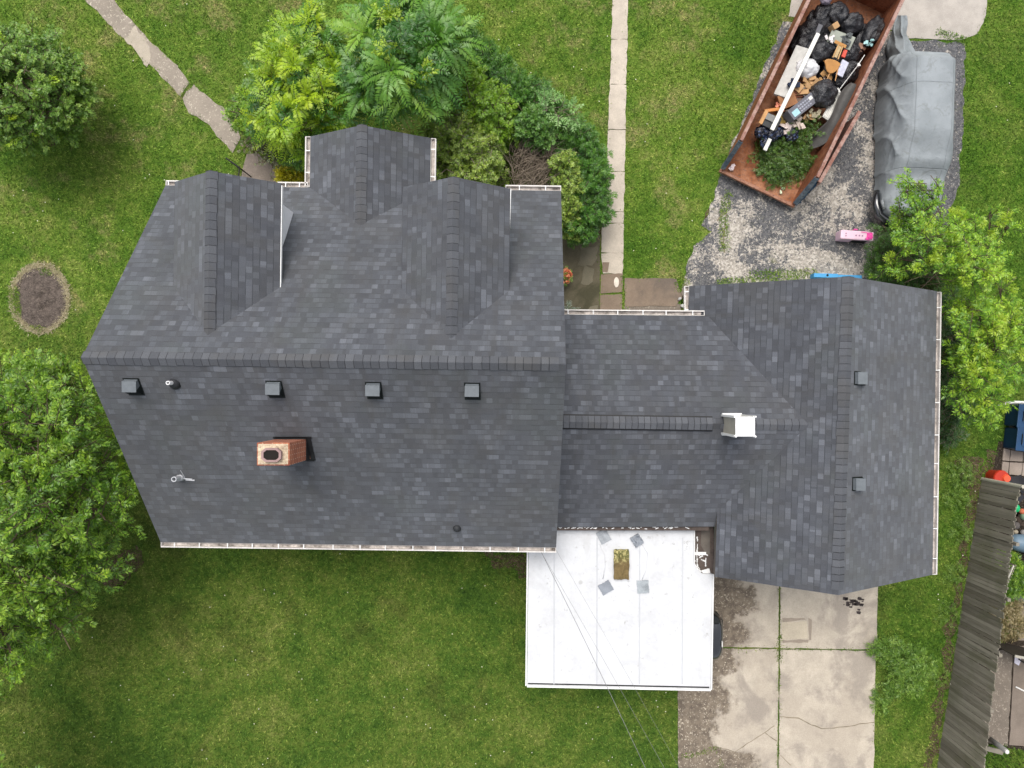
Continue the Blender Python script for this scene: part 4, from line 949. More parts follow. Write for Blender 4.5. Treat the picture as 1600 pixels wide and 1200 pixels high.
def plant(name, label, cat, base, spec, sets, trunk_r=.1, group=None, twf=.35, bark=None, limbs=True, twr=.006):
    """sets: list of (material, dict for sprays)"""
    b = P(*base, 0); root = empty(name, b); tag(root, label, cat, group)
    lb = lobes_of(spec); tws = []; exs = []
    for i, (mat, kw) in enumerate(sets):
        V, tw, tn, ex = sprays(lb, **kw); o = np_mesh('crown' if i == 0 else 'young_shoots', V, np.arange(len(V)).reshape(-1, 4), mat, root)
        at = o.data.attributes.new('tone', 'FLOAT', 'POINT'); at.data.foreach_set('value', tn.astype(np.float32)); tws.append(tw)
        if ex is not None and len(ex): exs.append(ex)
    tw = np.concatenate(tws); k = rng.random(len(tw)) < twf; m_ = MB()
    if limbs:
        top = lb[:, 2].max()*.45; c0 = Vector((b.x, b.y, 0)); c1 = Vector((b.x+.1, b.y, max(.2, top)))
        m_.tube([c0-Vector((0, 0, .1)), c0.lerp(c1, .3), c1], [trunk_r*1.35, trunk_r, trunk_r*.75], 9)
        for l in lb:
            e = Vector(l[:3]); mid = c1.lerp(e, .5)+Vector((random.uniform(-.2, .2), random.uniform(-.2, .2), .15)); st = c0.lerp(c1, random.uniform(.5, 1))
            m_.tube([st, mid, e], [trunk_r*.55, trunk_r*.33, trunk_r*.15], 6, cap=False)
            for _ in range(9):
                q = e+Vector((random.gauss(0, .5)*l[3], random.gauss(0, .5)*l[4], random.uniform(0, .7)*l[5]))
                m_.tube([mid.lerp(e, random.uniform(.3, 1)), e.lerp(q, .5)+Vector((0, 0, .05)), q], [trunk_r*.18, trunk_r*.1, trunk_r*.05], 4, cap=False)
    if m_.v: m_.build('trunk', bark or BARK, root)
    if k.any():
        V, Fq = twig_mesh(tw[k], twr); np_mesh('twigs', V, Fq, bark or BARK, root)
    if exs:
        V, Fq = twig_mesh(np.concatenate(exs), twr*2); np_mesh('branches', V, Fq, bark or BARK, root)
    return root
LF_TREE = foliage('tree_leaf', [(.022, .075, .008), (.075, .180, .014), (.175, .320, .024), (.36, .52, .045)])
LF_YNG = foliage('young_yellow_leaf', [(.16, .30, .018), (.30, .44, .030), (.42, .54, .05)])
LF_SUN = foliage('yellow_green_leaf', [(.045, .14, .010), (.17, .32, .012), (.33, .48, .018), (.46, .56, .03)], iw=.2)
LF_AIL = foliage('blue_green_leaf', [(.022, .085, .014), (.052, .165, .018), (.12, .28, .028), (.26, .44, .045)], iw=.14)
LF_YEW = foliage('dark_needle', [(.014, .060, .008), (.036, .125, .012), (.085, .22, .020), (.16, .31, .035)], .2)
LF_SHR = foliage('dull_green_leaf', [(.06, .13, .018), (.15, .25, .032), (.27, .38, .06), (.40, .50, .10)])
LF_RND = foliage('round_crown_leaf', [(.045, .12, .018), (.11, .23, .032), (.20, .34, .05), (.33, .46, .08)])
LF_WIL = foliage('bright_narrow_leaf', [(.040, .125, .010), (.11, .26, .018), (.26, .45, .028), (.46, .62, .05)])
LF_WEED = foliage('weed_leaf', [(.05, .13, .018), (.15, .28, .035), (.34, .48, .10)])
LF_GOLD = foliage('golden_leaf', [(.26, .28, .015), (.50, .46, .02), (.65, .56, .04)])
westcull = lambda q: (q[:, 0] < -9.15) | (q[:, 2] < 1.4)
plant('tree', 'large bright green tree crowding the west gable of the house', 'tree', (-30, 800),
      [(30, 634, 4.2, 58, 1.3), (100, 622, 3.2, 46, 1.1), (50, 690, 5.2, 80, 1.6), (125, 700, 4.0, 52, 1.3), (150, 785, 4.6, 52, 1.3), (60, 790, 5.6, 80, 1.7), (10, 870, 5.0, 80, 1.6), (95, 880, 4.2, 58, 1.2), (80, 950, 3.2, 50, 1.0), (15, 975, 3.6, 62, 1.1), (-60, 720, 5.6, 90, 1.8), (-80, 900, 5.2, 90, 1.8), (180, 730, 2.2, 34, .8), (60, 592, 2.4, 38, .8)],
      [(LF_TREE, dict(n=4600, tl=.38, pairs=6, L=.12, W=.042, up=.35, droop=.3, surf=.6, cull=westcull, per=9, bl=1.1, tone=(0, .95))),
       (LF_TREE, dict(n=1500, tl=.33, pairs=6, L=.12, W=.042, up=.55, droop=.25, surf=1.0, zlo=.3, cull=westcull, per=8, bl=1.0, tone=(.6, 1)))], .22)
plant('tree', 'small dense rounded tree near the far left walk', 'tree', (50, 140),
      [(45, 140, 2.5, 66, 1.4), (85, 110, 2.1, 40, 1.0), (90, 170, 2.1, 40, 1.0), (20, 95, 2.3, 44, 1.1), (50, 195, 1.9, 34, .9), (10, 180, 2.0, 42, 1.0), (-20, 140, 2.3, 60, 1.2), (100, 140, 1.9, 34, .9), (65, 65, 1.8, 26, .7)],
      [(LF_RND, dict(n=7600, tl=.17, pairs=3, L=.085, W=.052, up=.4, droop=.2, surf=.78, spread=.6, per=8, bl=.42)), (LF_SUN, dict(n=100, tl=.18, pairs=3, L=.09, W=.05, up=.6, droop=.2, surf=.95, zlo=.4, per=8, bl=.4))], .12)
ncull = lambda q: ~((q[:, 1] < 6.75) & (q[:, 0] > -5.7) & (q[:, 0] < -2.2))
plant('tree', 'yellow green feathery leaved tree north of the entry', 'tree', (475, 160),
      [(470, 120, 3.4, 52, .9), (435, 150, 3.0, 34, .8), (515, 105, 3.2, 44, .9), (500, 60, 2.8, 30, .7), (470, 180, 3.2, 42, .8), (520, 165, 3.4, 40, .8), (425, 180, 2.4, 30, .7), (465, 55, 2.2, 22, .5), (480, 215, 2.4, 30, .6)],
      [(LF_SUN, dict(n=700, tl=.66, pairs=10, L=.14, W=.05, nv=.12, up=.25, droop=.5, surf=.7, mode='rosette', per=7, cull=ncull)), (LF_SUN, dict(n=500, tl=.4, pairs=6, L=.11, W=.04, up=.3, droop=.3, surf=.4, cull=ncull, tone=(0, .6))), (LF_AIL, dict(n=420, tl=.55, pairs=9, L=.13, W=.05, up=0, droop=.4, surf=.2, zlo=-.6, mode='rosette', per=6, cull=ncull, tone=(0, .6)))], .1)
plant('tree', 'tall blue green tree with long fern like leaves above the entry gable', 'tree', (635, 110),
      [(635, 95, 4.6, 44, .8), (600, 75, 4.2, 36, .7), (675, 75, 4.2, 34, .7), (640, 40, 4.0, 36, .7), (672, 125, 3.8, 26, .6), (595, 130, 4.0, 32, .7), (645, 135, 4.2, 30, .7), (590, 25, 3.4, 24, .5), (650, 0, 3.8, 34, .6)],
      [(LF_AIL, dict(n=520, tl=1.0, pairs=15, L=.18, W=.06, nv=.1, up=.5, droop=.6, surf=.75, rad_out=.9, spread=.3, mode='rosette', per=9, zlo=-.1, tone=(.2, 1), cull=ncull)),
       (LF_AIL, dict(n=420, tl=.7, pairs=10, L=.15, W=.055, up=.1, droop=.5, surf=.3, mode='rosette', per=7, tone=(0, .5), cull=ncull)),
       (LF_YNG, dict(n=60, tl=.42, pairs=8, L=.12, W=.05, up=.6, droop=.5, surf=1.0, zlo=.4, mode='rosette', per=6, tone=(0, .5)))], .1)
YEW = dict(tl=.24, pairs=8, L=.10, W=.022, up=.6, droop=.2, surf=.6, spread=.45, per=8, bl=.55)
for (lb_, bs, spec, n) in (('dark green yew bush between blue green tree and lawn', (750, 120), [(735, 100, 1.5, 34, .9), (765, 120, 1.5, 34, .9), (790, 150, 1.5, 34, .9), (745, 150, 1.6, 32, .9), (722, 85, 1.3, 24, .8)], 3800),
                           ('dark green yew bush spreading behind the pale leaved sapling', (840, 160), [(820, 165, 1.5, 34, .9), (850, 185, 1.5, 32, .9), (830, 205, 1.4, 32, .8), (885, 220, 1.3, 30, .9)], 3200),
                           ('dark green yew hedge end leaning over the centre walk', (915, 300), [(905, 250, 1.3, 34, .9), (915, 290, 1.3, 32, .9), (920, 328, 1.2, 26, .8), (905, 340, 1.2, 28, .8), (895, 285, 1.3, 30, .8)], 4400)):
    plant('yew_bush', lb_, 'bush', bs, spec, [(LF_YEW, dict(n=n, **YEW))], .05, 'dark yew bushes beside the centre walk', twf=.1)
plant('shrub', 'olive green twiggy shrub between entry gable and east dormer', 'shrub', (725, 240),
      [(712, 215, 2.2, 38, .9), (748, 243, 2.1, 34, .9), (700, 262, 2.0, 32, .8), (738, 280, 2.0, 32, .8), (685, 225, 1.9, 26, .8), (775, 280, 1.6, 14, .6)],
      [(LF_SHR, dict(n=5400, tl=.17, pairs=3, L=.075, W=.042, up=.45, droop=.1, surf=.65, spread=.6, per=8, bl=.4))], .05, twf=.5, twr=.005, bark=TWIG)
plant('shrub', 'lime green shrub in front of the dark yews', 'shrub', (745, 160),
      [(735, 150, 2.4, 26, .7), (765, 175, 2.3, 24, .7), (785, 198, 2.1, 16, .6), (722, 125, 2.3, 16, .6)],
      [(foliage('lime_leaf', [(.07, .19, .012), (.16, .31, .015), (.27, .43, .025)]), dict(n=1900, tl=.26, pairs=6, L=.09, W=.034, up=.6, droop=.25, surf=.6, per=8, bl=.6))], .04)
plant('shrub', 'pale leaved sapling with a bare grey branch above the yews', 'shrub', (862, 200),
      [(862, 170, 2.6, 22, .3), (882, 172, 2.6, 24, .3), (900, 176, 2.4, 12, .2), (842, 180, 2.4, 14, .3)],
      [(foliage('pale_leaf', [(.10, .23, .06), (.20, .38, .11), (.32, .50, .18)]), dict(n=45, tl=.36, pairs=5, L=.12, W=.05, up=.3, droop=.2, surf=.4, mode='rosette', per=5))], .04, bark=TWIG, twf=.8)
plant('shrub', 'rounded green shrub above the dead branches', 'shrub', (830, 215),
      [(832, 200, 2.2, 17, .6), (846, 212, 2.1, 14, .6), (822, 190, 2.1, 10, .5)],
      [(foliage('fresh_leaf', [(.040, .13, .022), (.10, .23, .035), (.18, .34, .06)]), dict(n=1300, tl=.18, pairs=4, L=.08, W=.045, up=.4, droop=.15, surf=.65, per=8, bl=.4))], .04)
plant('shrub', 'olive green shrub by the northeast corner of the house', 'shrub', (880, 290),
      [(880, 262, 1.9, 16, .6), (888, 290, 1.8, 18, .6), (892, 326, 1.6, 16, .6), (898, 354, 1.2, 14, .5), (885, 342, 1.4, 16, .6)],
      [(LF_SHR, dict(n=3000, tl=.17, pairs=3, L=.078, W=.044, up=.45, droop=.1, surf=.65, spread=.6, per=8, bl=.38))], .05, twf=.4)
# dead branches
root = empty('dead_shrub', P(835, 280, 0)); tag(root, 'tangle of bare grey brown dead branches between two green shrubs', 'dead shrub')
tw = []
for _ in range(620):
    b0 = P(random.uniform(800, 862), random.uniform(228, 302), random.uniform(1.1, 2.0)); a = random.gauss(math.radians(50), .7); l = random.uniform(.3, .9)
    e = b0+Vector((math.cos(a)*l, math.sin(a)*l, random.uniform(-.1, .5))); mm = b0.lerp(e, .5)+Vector((random.gauss(0, .06), random.gauss(0, .06), .05)); tw.append([b0, mm, e])
for _ in range(60):
    b0 = P(random.uniform(795, 820), random.uniform(205, 240), random.uniform(1.3, 1.9)); a = random.gauss(math.radians(100), .5); l = random.uniform(.3, .8)
    e = b0+Vector((math.cos(a)*l, math.sin(a)*l, random.uniform(-.1, .4))); tw.append([b0, b0.lerp(e, .5)+Vector((random.gauss(0, .05), 0, .03)), e])
V, Fq = twig_mesh(np.array([[tuple(q) for q in r_] for r_ in tw]), .012); np_mesh('branches', V, Fq, TWIG, root)
# bushes around the entry
plant('shrub', 'low mixed green bush with pale flowers by the entry patio', 'shrub', (430, 225),
      [(420, 215, .8, 22, .4), (445, 222, .7, 20, .4), (432, 240, .5, 16, .3), (400, 205, .7, 18, .4)],
      [(foliage('mixed_leaf', [(.04, .08, .03), (.10, .16, .06), (.22, .24, .14), (.16, .08, .06)]), dict(n=900, tl=.16, pairs=4, L=.06, W=.03, up=.5, droop=.1, surf=.4))], .02, twf=.6)
plant('shrub', 'green leafy shrub at the foot of the yellow green tree', 'shrub', (455, 215),
      [(385, 175, 1.0, 20, .5), (405, 160, 1.4, 24, .6), (430, 185, 1.6, 26, .6), (465, 225, 1.4, 26, .6), (470, 250, .8, 14, .4), (400, 190, 1.0, 22, .5)],
      [(LF_TREE, dict(n=1300, tl=.26, pairs=5, L=.10, W=.042, up=.4, droop=.2, surf=.4, bl=.55))], .03)
plant('shrub', 'small golden yellow shrub beside the entry gutter', 'shrub', (455, 280),
      [(447, 277, .5, 11, .3), (464, 280, .5, 11, .3), (455, 272, .5, 8, .25), (441, 268, .4, 7, .2)],
      [(LF_GOLD, dict(n=520, tl=.15, pairs=3, L=.075, W=.04, up=.5, droop=.1, surf=.4, mode='loose'))], .015)
m_ = MB()
for _ in range(9):
    t = random.uniform(0, 1); p = P(383+random.uniform(-6, 10), 150+45*t, .06); bm_ = random.uniform(.07, .16)
    n_ = 8; rings = []
    for k in range(4):
        rr = bm_*(1, .95, .7, .25)[k]; rings += [(p.x+rr*math.cos(i*.785)*random.uniform(.85, 1.1), p.y+rr*.8*math.sin(i*.785), (.0, .06, .11, .13)[k]) for i in range(n_)]
    m_.add(rings, [(k*n_+i, k*n_+(i+1) % n_, (k+1)*n_+(i+1) % n_, (k+1)*n_+i) for k in range(3) for i in range(n_)]+[tuple(3*n_+i for i in range(n_))])
o = m_.build('stone_edging', concrete('pale_stone', (.34, .30, .27), (.25, .22, .2), 0, .5, 51), smooth=True); tag(o, 'pale stones edging the planting bed beside the diagonal walk', 'stones', None, 'stuff')
# the sapling thicket east of the garage
ecull = lambda q: (q[:, 0] > 11.02) | (q[:, 1] > 3.05) | (q[:, 2] < 1.8)
WL = dict(up=.5, droop=.3, spread=.5, cull=ecull, per=7)
plant('tree', 'slender sapling arching over the covered car', 'tree', (1440, 400),
      [(1432, 288, 3.0, 14, .3), (1412, 300, 2.8, 12, .3), (1450, 298, 2.8, 14, .3), (1440, 335, 2.7, 22, .4), (1462, 280, 2.6, 8, .2), (1405, 335, 2.3, 10, .3), (1420, 360, 2.2, 20, .4)],
      [(LF_WIL, dict(n=300, tl=.24, pairs=5, L=.10, W=.036, surf=.3, bl=.5, **WL))], .04)
plant('tree', 'bright lime sapling clump at the northeast garage corner', 'tree', (1480, 430),
      [(1455, 380, 3.2, 30, .6), (1500, 370, 3.2, 28, .6), (1520, 415, 3.3, 32, .6), (1455, 425, 3.0, 26, .6), (1540, 385, 2.8, 18, .4), (1480, 345, 2.7, 16, .4), (1572, 352, 2.5, 12, .3), (1545, 335, 2.2, 9, .2), (1400, 405, 2.0, 14, .4)],
      [(LF_WIL, dict(n=620, tl=.32, pairs=6, L=.12, W=.034, surf=.3, bl=.9, **WL)), (LF_YNG, dict(n=200, tl=.2, pairs=4, L=.12, W=.036, up=1.0, droop=.3, surf=1, zlo=.3, cull=ecull, mode='rosette', per=6))], .06)
plant('tree', 'bright green sapling clump leaning from the garage east wall toward the neighbour', 'tree', (1500, 560),
      [(1530, 500, 3.3, 28, .6), (1550, 545, 3.4, 32, .6), (1520, 580, 3.2, 28, .6), (1575, 510, 3.0, 26, .5), (1505, 615, 2.8, 22, .5), (1545, 612, 2.8, 26, .5), (1572, 580, 2.8, 22, .5), (1530, 645, 2.2, 16, .4), (1495, 560, 2.4, 18, .5), (1500, 470, 2.6, 20, .5), (1560, 450, 2.4, 16, .4)],
      [(LF_WIL, dict(n=830, tl=.32, pairs=6, L=.13, W=.036, surf=.3, bl=.9, **WL)), (LF_YNG, dict(n=300, tl=.22, pairs=4, L=.13, W=.038, up=1.0, droop=.3, surf=1, zlo=.3, cull=ecull, mode='rosette', per=6))], .06)
plant('shrub', 'shaded dark green undergrowth between drive and garage corner', 'shrub', (1400, 410),
      [(1390, 398, .8, 26, .5), (1402, 420, .8, 26, .5), (1430, 415, .9, 30, .5), (1385, 362, .5, 12, .3), (1455, 440, .8, 20, .5), (1400, 375, .6, 18, .4), (1372, 415, .5, 12, .3), (1440, 385, .6, 26, .4)],
      [(foliage('undergrowth_leaf', [(.020, .065, .010), (.050, .13, .016), (.10, .21, .028)]), dict(n=1900, tl=.28, pairs=6, L=.085, W=.024, up=.6, droop=.3, surf=.4, per=7, bl=.6))], .03)
plant('shrub', 'shaded undergrowth along the east garage wall', 'shrub', (1485, 560),
      [(1482, 480, .8, 16, .5), (1486, 530, .9, 18, .5), (1486, 590, .9, 18, .5), (1490, 640, .7, 18, .4), (1484, 680, .4, 12, .3), (1505, 560, .9, 20, .5)],
      [(foliage('undergrowth_leaf_blue', [(.018, .06, .012), (.045, .12, .025), (.11, .22, .05)]), dict(n=1300, tl=.26, pairs=5, L=.09, W=.03, up=.5, droop=.3, surf=.4, per=7, bl=.6))], .03, twf=.8, bark=TWIG)
m_ = MB()
# weeds
def weeds(label, base, spec, n, mat, L=.10):
    return plant('weed_clump', label, 'weeds', base, spec, [(mat, dict(n=n, tl=.26, pairs=5, L=L*1.1, W=L*.2, up=.5, droop=.5, surf=.2, spread=.9, zlo=-.1, mode='loose'))], .01, twf=.7, limbs=False, twr=.005, bark=LF_SHR)
weeds('tall tangled weed clump on the east edge of the concrete drive', (1405, 1045), [(1388, 1018, .25, 20, .25), (1413, 1030, .3, 28, .3), (1418, 1058, .3, 28, .3), (1380, 1085, .12, 14, .15), (1374, 1104, .08, 8, .1), (1438, 1042, .25, 20, .25), (1368, 1012, .15, 8, .15)], 760, LF_WEED, .11)
weeds('scattered weeds along the foot of the wooden fence', (1480, 880), [(1495, 780, .08, 16, .1), (1500, 830, .08, 14, .1), (1492, 900, .1, 16, .12), (1482, 960, .1, 16, .12), (1470, 1060, .08, 12, .1), (1500, 740, .08, 20, .1)], 420, LF_WEED, .07)
weeds('leafy green bush behind the fence beside the blue barrel', (1572, 895), [(1570, 885, .4, 22, .4), (1585, 905, .4, 22, .4), (1565, 925, .3, 14, .3)], 700, LF_TREE, .12)
weeds('brown straw and leaf pile behind the fence', (1575, 965), [(1572, 950, .25, 20, .25), (1578, 975, .25, 20, .25), (1570, 965, .3, 16, .25)], 700, foliage('dead_leaf', [(.10, .08, .03), (.26, .21, .10), (.42, .35, .19)], .1), .12)
weeds('green seedling at the wing eave beside the gutter end', (890, 488), [(890, 487, .2, 8, .2)], 25, foliage('grey_leaf', [(.2, .26, .2), (.35, .42, .36)]), .1)
plant('tree', 'leafy tree at the lower left corner mostly outside the picture', 'tree', (-90, 1290),
      [(-80, 1220, 4.5, 60, 1.3), (-20, 1275, 4.5, 50, 1.3), (-16, 1225, 3.6, 20, .6), (-140, 1160, 5, 80, 1.6), (60, 1330, 4.2, 60, 1.2)], [(LF_TREE, dict(n=1500, tl=.42, pairs=5, L=.15, W=.052, up=.3, droop=.3, surf=.45, bl=1.0))], .15)
plant('flower_plant', 'orange red flowering plant at the east gable wall', 'flowers', (884, 428),
      [(885, 427, .5, 5, .2), (884, 436, .35, 5, .2)], [(foliage('orange_petal', [(.55, .10, .04), (.75, .22, .10), (.8, .35, .2)]), dict(n=34, tl=.09, pairs=3, L=.08, W=.05, up=.5, surf=.3, mode='loose')), (LF_WEED, dict(n=30, tl=.14, pairs=4, L=.07, W=.025, up=.4, surf=.8, mode='loose'))], .008, limbs=False)

# ------------------------------------------------------------------ roll-off container and its load
DO = P(1128, 265, .35); DA = Vector((.433, .901, 0)).normalized(); DC = Vector((DA.y, -DA.x, 0))
DW, DLn, DH = 2.38, 6.35, 1.5
D_ = lambda u, v, z: Vector((DO.x, DO.y, 0))+DC*u+DA*v+Vector((0, 0, z))
dump = empty('dumpster', (DO.x, DO.y, 0)); tag(dump, 'open rusty roll-off dumpster full of black bags and household junk', 'dumpster')
FZ = .28
m_ = MB()
m_.slab([D_(0, 0, FZ), D_(DW, 0, FZ), D_(DW, DLn, FZ), D_(0, DLn, FZ)], (0, 0, -.06)); m_.build('floor', rust('rusty_floor', (.24, .085, .035), (.38, .18, .10), (.12, .075, .06), 1.8), dump)
m_ = MB()
for u, o_ in ((0, .05), (DW, -.05)):
    m_.slab([D_(u, .0, FZ-.05), D_(u, .0, FZ+.14), D_(u, .5, DH), D_(u, DLn, DH), D_(u, DLn, FZ-.05)], DC*o_)
m_.slab([D_(.051, DLn, FZ-.05), D_(DW-.051, DLn, FZ-.05), D_(DW-.051, DLn, DH), D_(.051, DLn, DH)], -DA*.05)
m_.build('side_wall', RUST, dump)
m_ = MB()
for u in (0, DW):
    m_.bar(D_(u, .5, DH), D_(u, DLn, DH), .10, .10)
m_.bar(D_(.066, DLn, DH), D_(DW-.066, DLn, DH), .13, .10); m_.build('top_rail', RAIL, dump, bevel=.012)
m_ = MB()
for u in (0, DW): m_.bar(D_(u, 0, FZ+.17), D_(u, .49, DH-.02), .13, .06)
for k in range(8):
    v = .8+k*.75
    m2 = MB(); m2.bar(D_(DW+.035, v, .3), D_(DW+.035, v, DH-.06), .06, .07); m2.build('side_rib', BLUEST, dump)
m_.build('sloping_edge', BLUEST, dump)
m_ = MB(); m_.bar(D_(-.05, -.03, FZ), D_(DW+.05, -.03, FZ), .08, .1); m_.build('sill', rust('worn_sill', (.28, .13, .08), (.36, .19, .13), (.12, .06, .05), 5), dump)
m_ = MB(); m_.bar(D_(.3, .2, .12), D_(.3, DLn-.2, .12), .1, .18); m_.bar(D_(DW-.3, .2, .12), D_(DW-.3, DLn-.2, .12), .1, .18)
for u in (.25, DW-.25):
    for v in (.4, DLn-.4): m_.tube([D_(u-.1, v, .1), D_(u+.1, v, .1)], .1, 12)
m_.build('skid_rail', BLUEST, dump)
m_ = MB()   # rear door swung round against the east side
h0, h1 = D_(DW+.14, .45, 0), D_(DW+.30, 2.75, 0)
m_.slab([h0+Vector((0, 0, .25)), h1+Vector((0, 0, .25)), h1+Vector((0, 0, 1.38)), h0+Vector((0, 0, 1.38))], DC*.06)
m_.bar(h0+Vector((0, 0, 1.38)), h1+Vector((0, 0, 1.38)), .10, .07); m_.build('rear_door', RAIL, dump)
m_ = MB(); m_.bar(D_(DW+.05, .02, .35), D_(DW+.14, .5, 1.2), .08, .05); m_.bar(D_(DW+.10, .1, .3), D_(DW+.22, .6, .7), .07, .05)
for k in range(4): m_.bar(D_(DW+.04, .1+.1*k, .4+.22*k), D_(DW+.16, .1+.1*k, .4+.22*k), .03, .03)
m_.build('hinge_frame', rust('blue_painted_steel', (.03, .07, .13), (.07, .12, .18), (.04, .03, .03), 6), dump)

BAGM = NT('black_bag_plastic'); BAGM = BAGM.pbr(BAGM.mix(BAGM.noise(6, BAGM.obj(), 4), (.009, .009, .011), (.024, .024, .028)), .26, .7, 0, BAGM.bump(BAGM.noise(16, BAGM.obj(), 5, .7, 1.5), .8, .03))
def blob(name, px, py, z, wpx, hpx, ang, mat, label, cat, group=None, zr=None, seed=0, wr=.16, knot=True, fr=2.2):
    s_ = (CAM_H-z)/F; rx, ry = wpx*s_/2, hpx*s_/2; rz = zr or min(rx, ry)*.85; bm = bmesh.new(); bmesh.ops.create_icosphere(bm, subdivisions=4, radius=1)
    for v in bm.verts:
        q = v.co.copy(); sd = Vector((seed*3.1, seed*1.7, 0)); n1 = mnoise.noise(q*fr+sd); ridge = abs(mnoise.noise(q*fr*2+sd))
        up = max(0, q.z); a = math.atan2(q.y, q.x); fold = (abs(math.sin(a*6+seed+4*n1))-.5)*.16*up**1.2
        f = 1+wr*(n1*1.1-ridge*.9+.15)+fold
        v.co = Vector((q.x*rx*f, q.y*ry*f, (q.z if q.z > -.55 else -.55)*rz*f))
        if knot and q.z > .93: v.co.z += rz*.35*(q.z-.93)/.07; v.co.x *= .5; v.co.y *= .5
    me = bpy.data.meshes.new(name); bm.to_mesh(me); bm.free(); me.polygons.foreach_set('use_smooth', [True]*len(me.polygons))
    o = link_mesh(name, me, mat); p = P(px, py, z); o.location = (p.x, p.y, z); o.rotation_euler = (0, 0, R(ang)); tag(o, label, cat, group); return o
gb = 'black rubbish bags in the dumpster'
bags = [(1285, 20, .95, 24, 34, -20, 'black bag against the dumpster west wall at the far end'), (1308, 22, 1.0, 34, 36, 10, 'full black bag at the far end, second from the west wall'), (1331, 38, 1.0, 36, 32, 30, 'matt black bag in the middle of the far row'),
        (1364, 50, 1.0, 30, 50, -28, 'long shiny black bag against the far end east wall'), (1345, 58, .8, 22, 44, -15, 'narrow black bag left of the long shiny bag'), (1272, 47, .85, 34, 34, 0, 'black bag behind the top of the white pole'),
        (1259, 68, .85, 26, 36, -30, 'crumpled black bag by the west wall under the pole'), (1283, 82, 1.0, 38, 32, 20, 'black bag just above the white bag'), (1333, 82, 1.0, 26, 28, -10, 'black bag east of the wooden chair'),
        (1326, 112, .85, 30, 34, 15, 'black bag near the east wall below the grey paper'), (1313, 126, .8, 26, 24, 40, 'flattened black bag beside the thin rod'), (1286, 147, 1.05, 42, 42, 10, 'large black bag with leaves on it, in the middle'),
        (1295, 60, .6, 44, 40, 0, 'black bag underneath the greenish panel'), (1300, 40, .6, 40, 50, 0, 'black bag under the small cardboard box')]
for i, (x, y, z, a, b_, an, lb_) in enumerate(bags): blob('trash_bag', x, y, z, a, b_, an, BAGM, lb_, 'rubbish bag', gb, seed=i)
NAVY = NT('navy_bag_plastic'); NAVY = NAVY.pbr(NAVY.mix(NAVY.mr(NAVY.noise(9, NAVY.obj(), 3), .5, .6), (.008, .010, .02), (.05, .08, .17)), .25, .7, 0, NAVY.bump(NAVY.noise(14, NAVY.obj(), 4, .7, 1), .8, .03))
for i, (x, y, s_, lb_) in enumerate(((1190, 207, 22, 'navy and black bag in the western corner of the bag cluster'), (1207, 210, 24, 'black bag lying over the lower end of the white pole'), (1221, 205, 17, 'small blue bag right of the pole'), (1237, 209, 24, 'crumpled blue bag at the edge of the branches'), (1196, 224, 18, 'black scrap bag below the pole, nearest the open end'))):
    blob('trash_bag', x, y, .75, s_, s_*.85, i*30, NAVY, lb_, 'rubbish bag', 'small navy bags near the branches', seed=20+i, wr=.3, fr=3.5)
blob('trash_bag', 1290, 0, 1.2, 18, 14, 0, simple('purple_grey_bag', (.20, .17, .21), .4, .5), 'grey purple bag at the very top of the dumpster', 'rubbish bag', seed=41)
blob('white_bag', 1261, 107, 1.05, 36, 30, -15, simple('white_bag_plastic', (.62, .62, .63), .45, .4, bump=.3), 'puffy white bag beside the white pole', 'rubbish bag', seed=31, wr=.12, knot=False)
blob('bag_base', 1270, 60, .55, 60, 95, -26, BAGM, 'bottom layer of black bags mostly buried under others', 'rubbish bag', seed=51, wr=.3)
blob('bag_base', 1308, 105, .5, 62, 100, -26, BAGM, 'buried black bag under the chair and grey paper', 'rubbish bag', seed=52, wr=.3)
def tbox(name, px, py, z, w_, h_, th, ang, mat, label, cat, tilt=(0, 0), bevel=.01, parts=None):
    p = P(px, py, z); s_ = (CAM_H-z)/F; m_ = MB(); m_.box((0, 0, 0), (w_*s_, h_*s_, th)); o = m_.build(name, mat, bevel=bevel)
    o.location = p; o.rotation_euler = (R(tilt[0]), R(tilt[1]), R(ang)); tag(o, label, cat); return o
CARD = simple('cardboard', (.42, .26, .13), .9, .1, var=.2); CARD2 = simple('brown_cardboard', (.33, .16, .08), .9, .1, var=.25)
PALE = simple('pale_panel', (.62, .61, .58), .7, .3, var=.2, scale=5); OAK = simple('varnished_wood', (.42, .20, .05), .35, .5, var=.3)
tbox('cardboard_box', 1303, 42, 1.15, 11, 9, .22, 35, CARD, 'small tan cardboard box between the far black bags', 'box', (8, 6))
tbox('panel', 1314, 62, 1.15, 38, 20, .04, -24, simple('grey_green_panel', (.30, .32, .27), .6, .3, var=.15), 'grey green broken panel lying on the bags', 'panel', (14, -5))
tbox('paper_bundle', 1316, 107, 1.12, 12, 24, .05, -22, simple('pale_blue_paper', (.52, .53, .62), .8, .2, var=.3, scale=12), 'pale blue grey paper bundle right of the chair seat', 'paper', (5, 12))
tbox('small_red_packet', 1319, 84, 1.2, 6, 12, .06, -20, simple('red_packet', (.55, .06, .03), .5, .4, var=.4), 'small red and pink packet beside the chair back', 'packet')
tbox('foam_board', 1237, 113, 1.0, 22, 84, .10, -25, simple('dirty_white_foam', (.50, .49, .46), .8, .2, var=.2, scale=7), 'long dirty white foam board along the west wall', 'board', (0, -14))
o = tbox('white_pole', 1242, 128, 1.42, 6.4, 164, .05, -25.4, simple('white_painted_wood', (.68, .67, .61), .6, .3, var=.1), 'long white painted plank lying diagonally over the junk', 'plank', (2, 0), .006)
tbox('pole_end', 1199, 226, .95, 6, 20, .05, -25, simple('white_wood_end', (.70, .70, .64), .6, .3), 'short white plank end sticking out of the blue bags', 'plank')
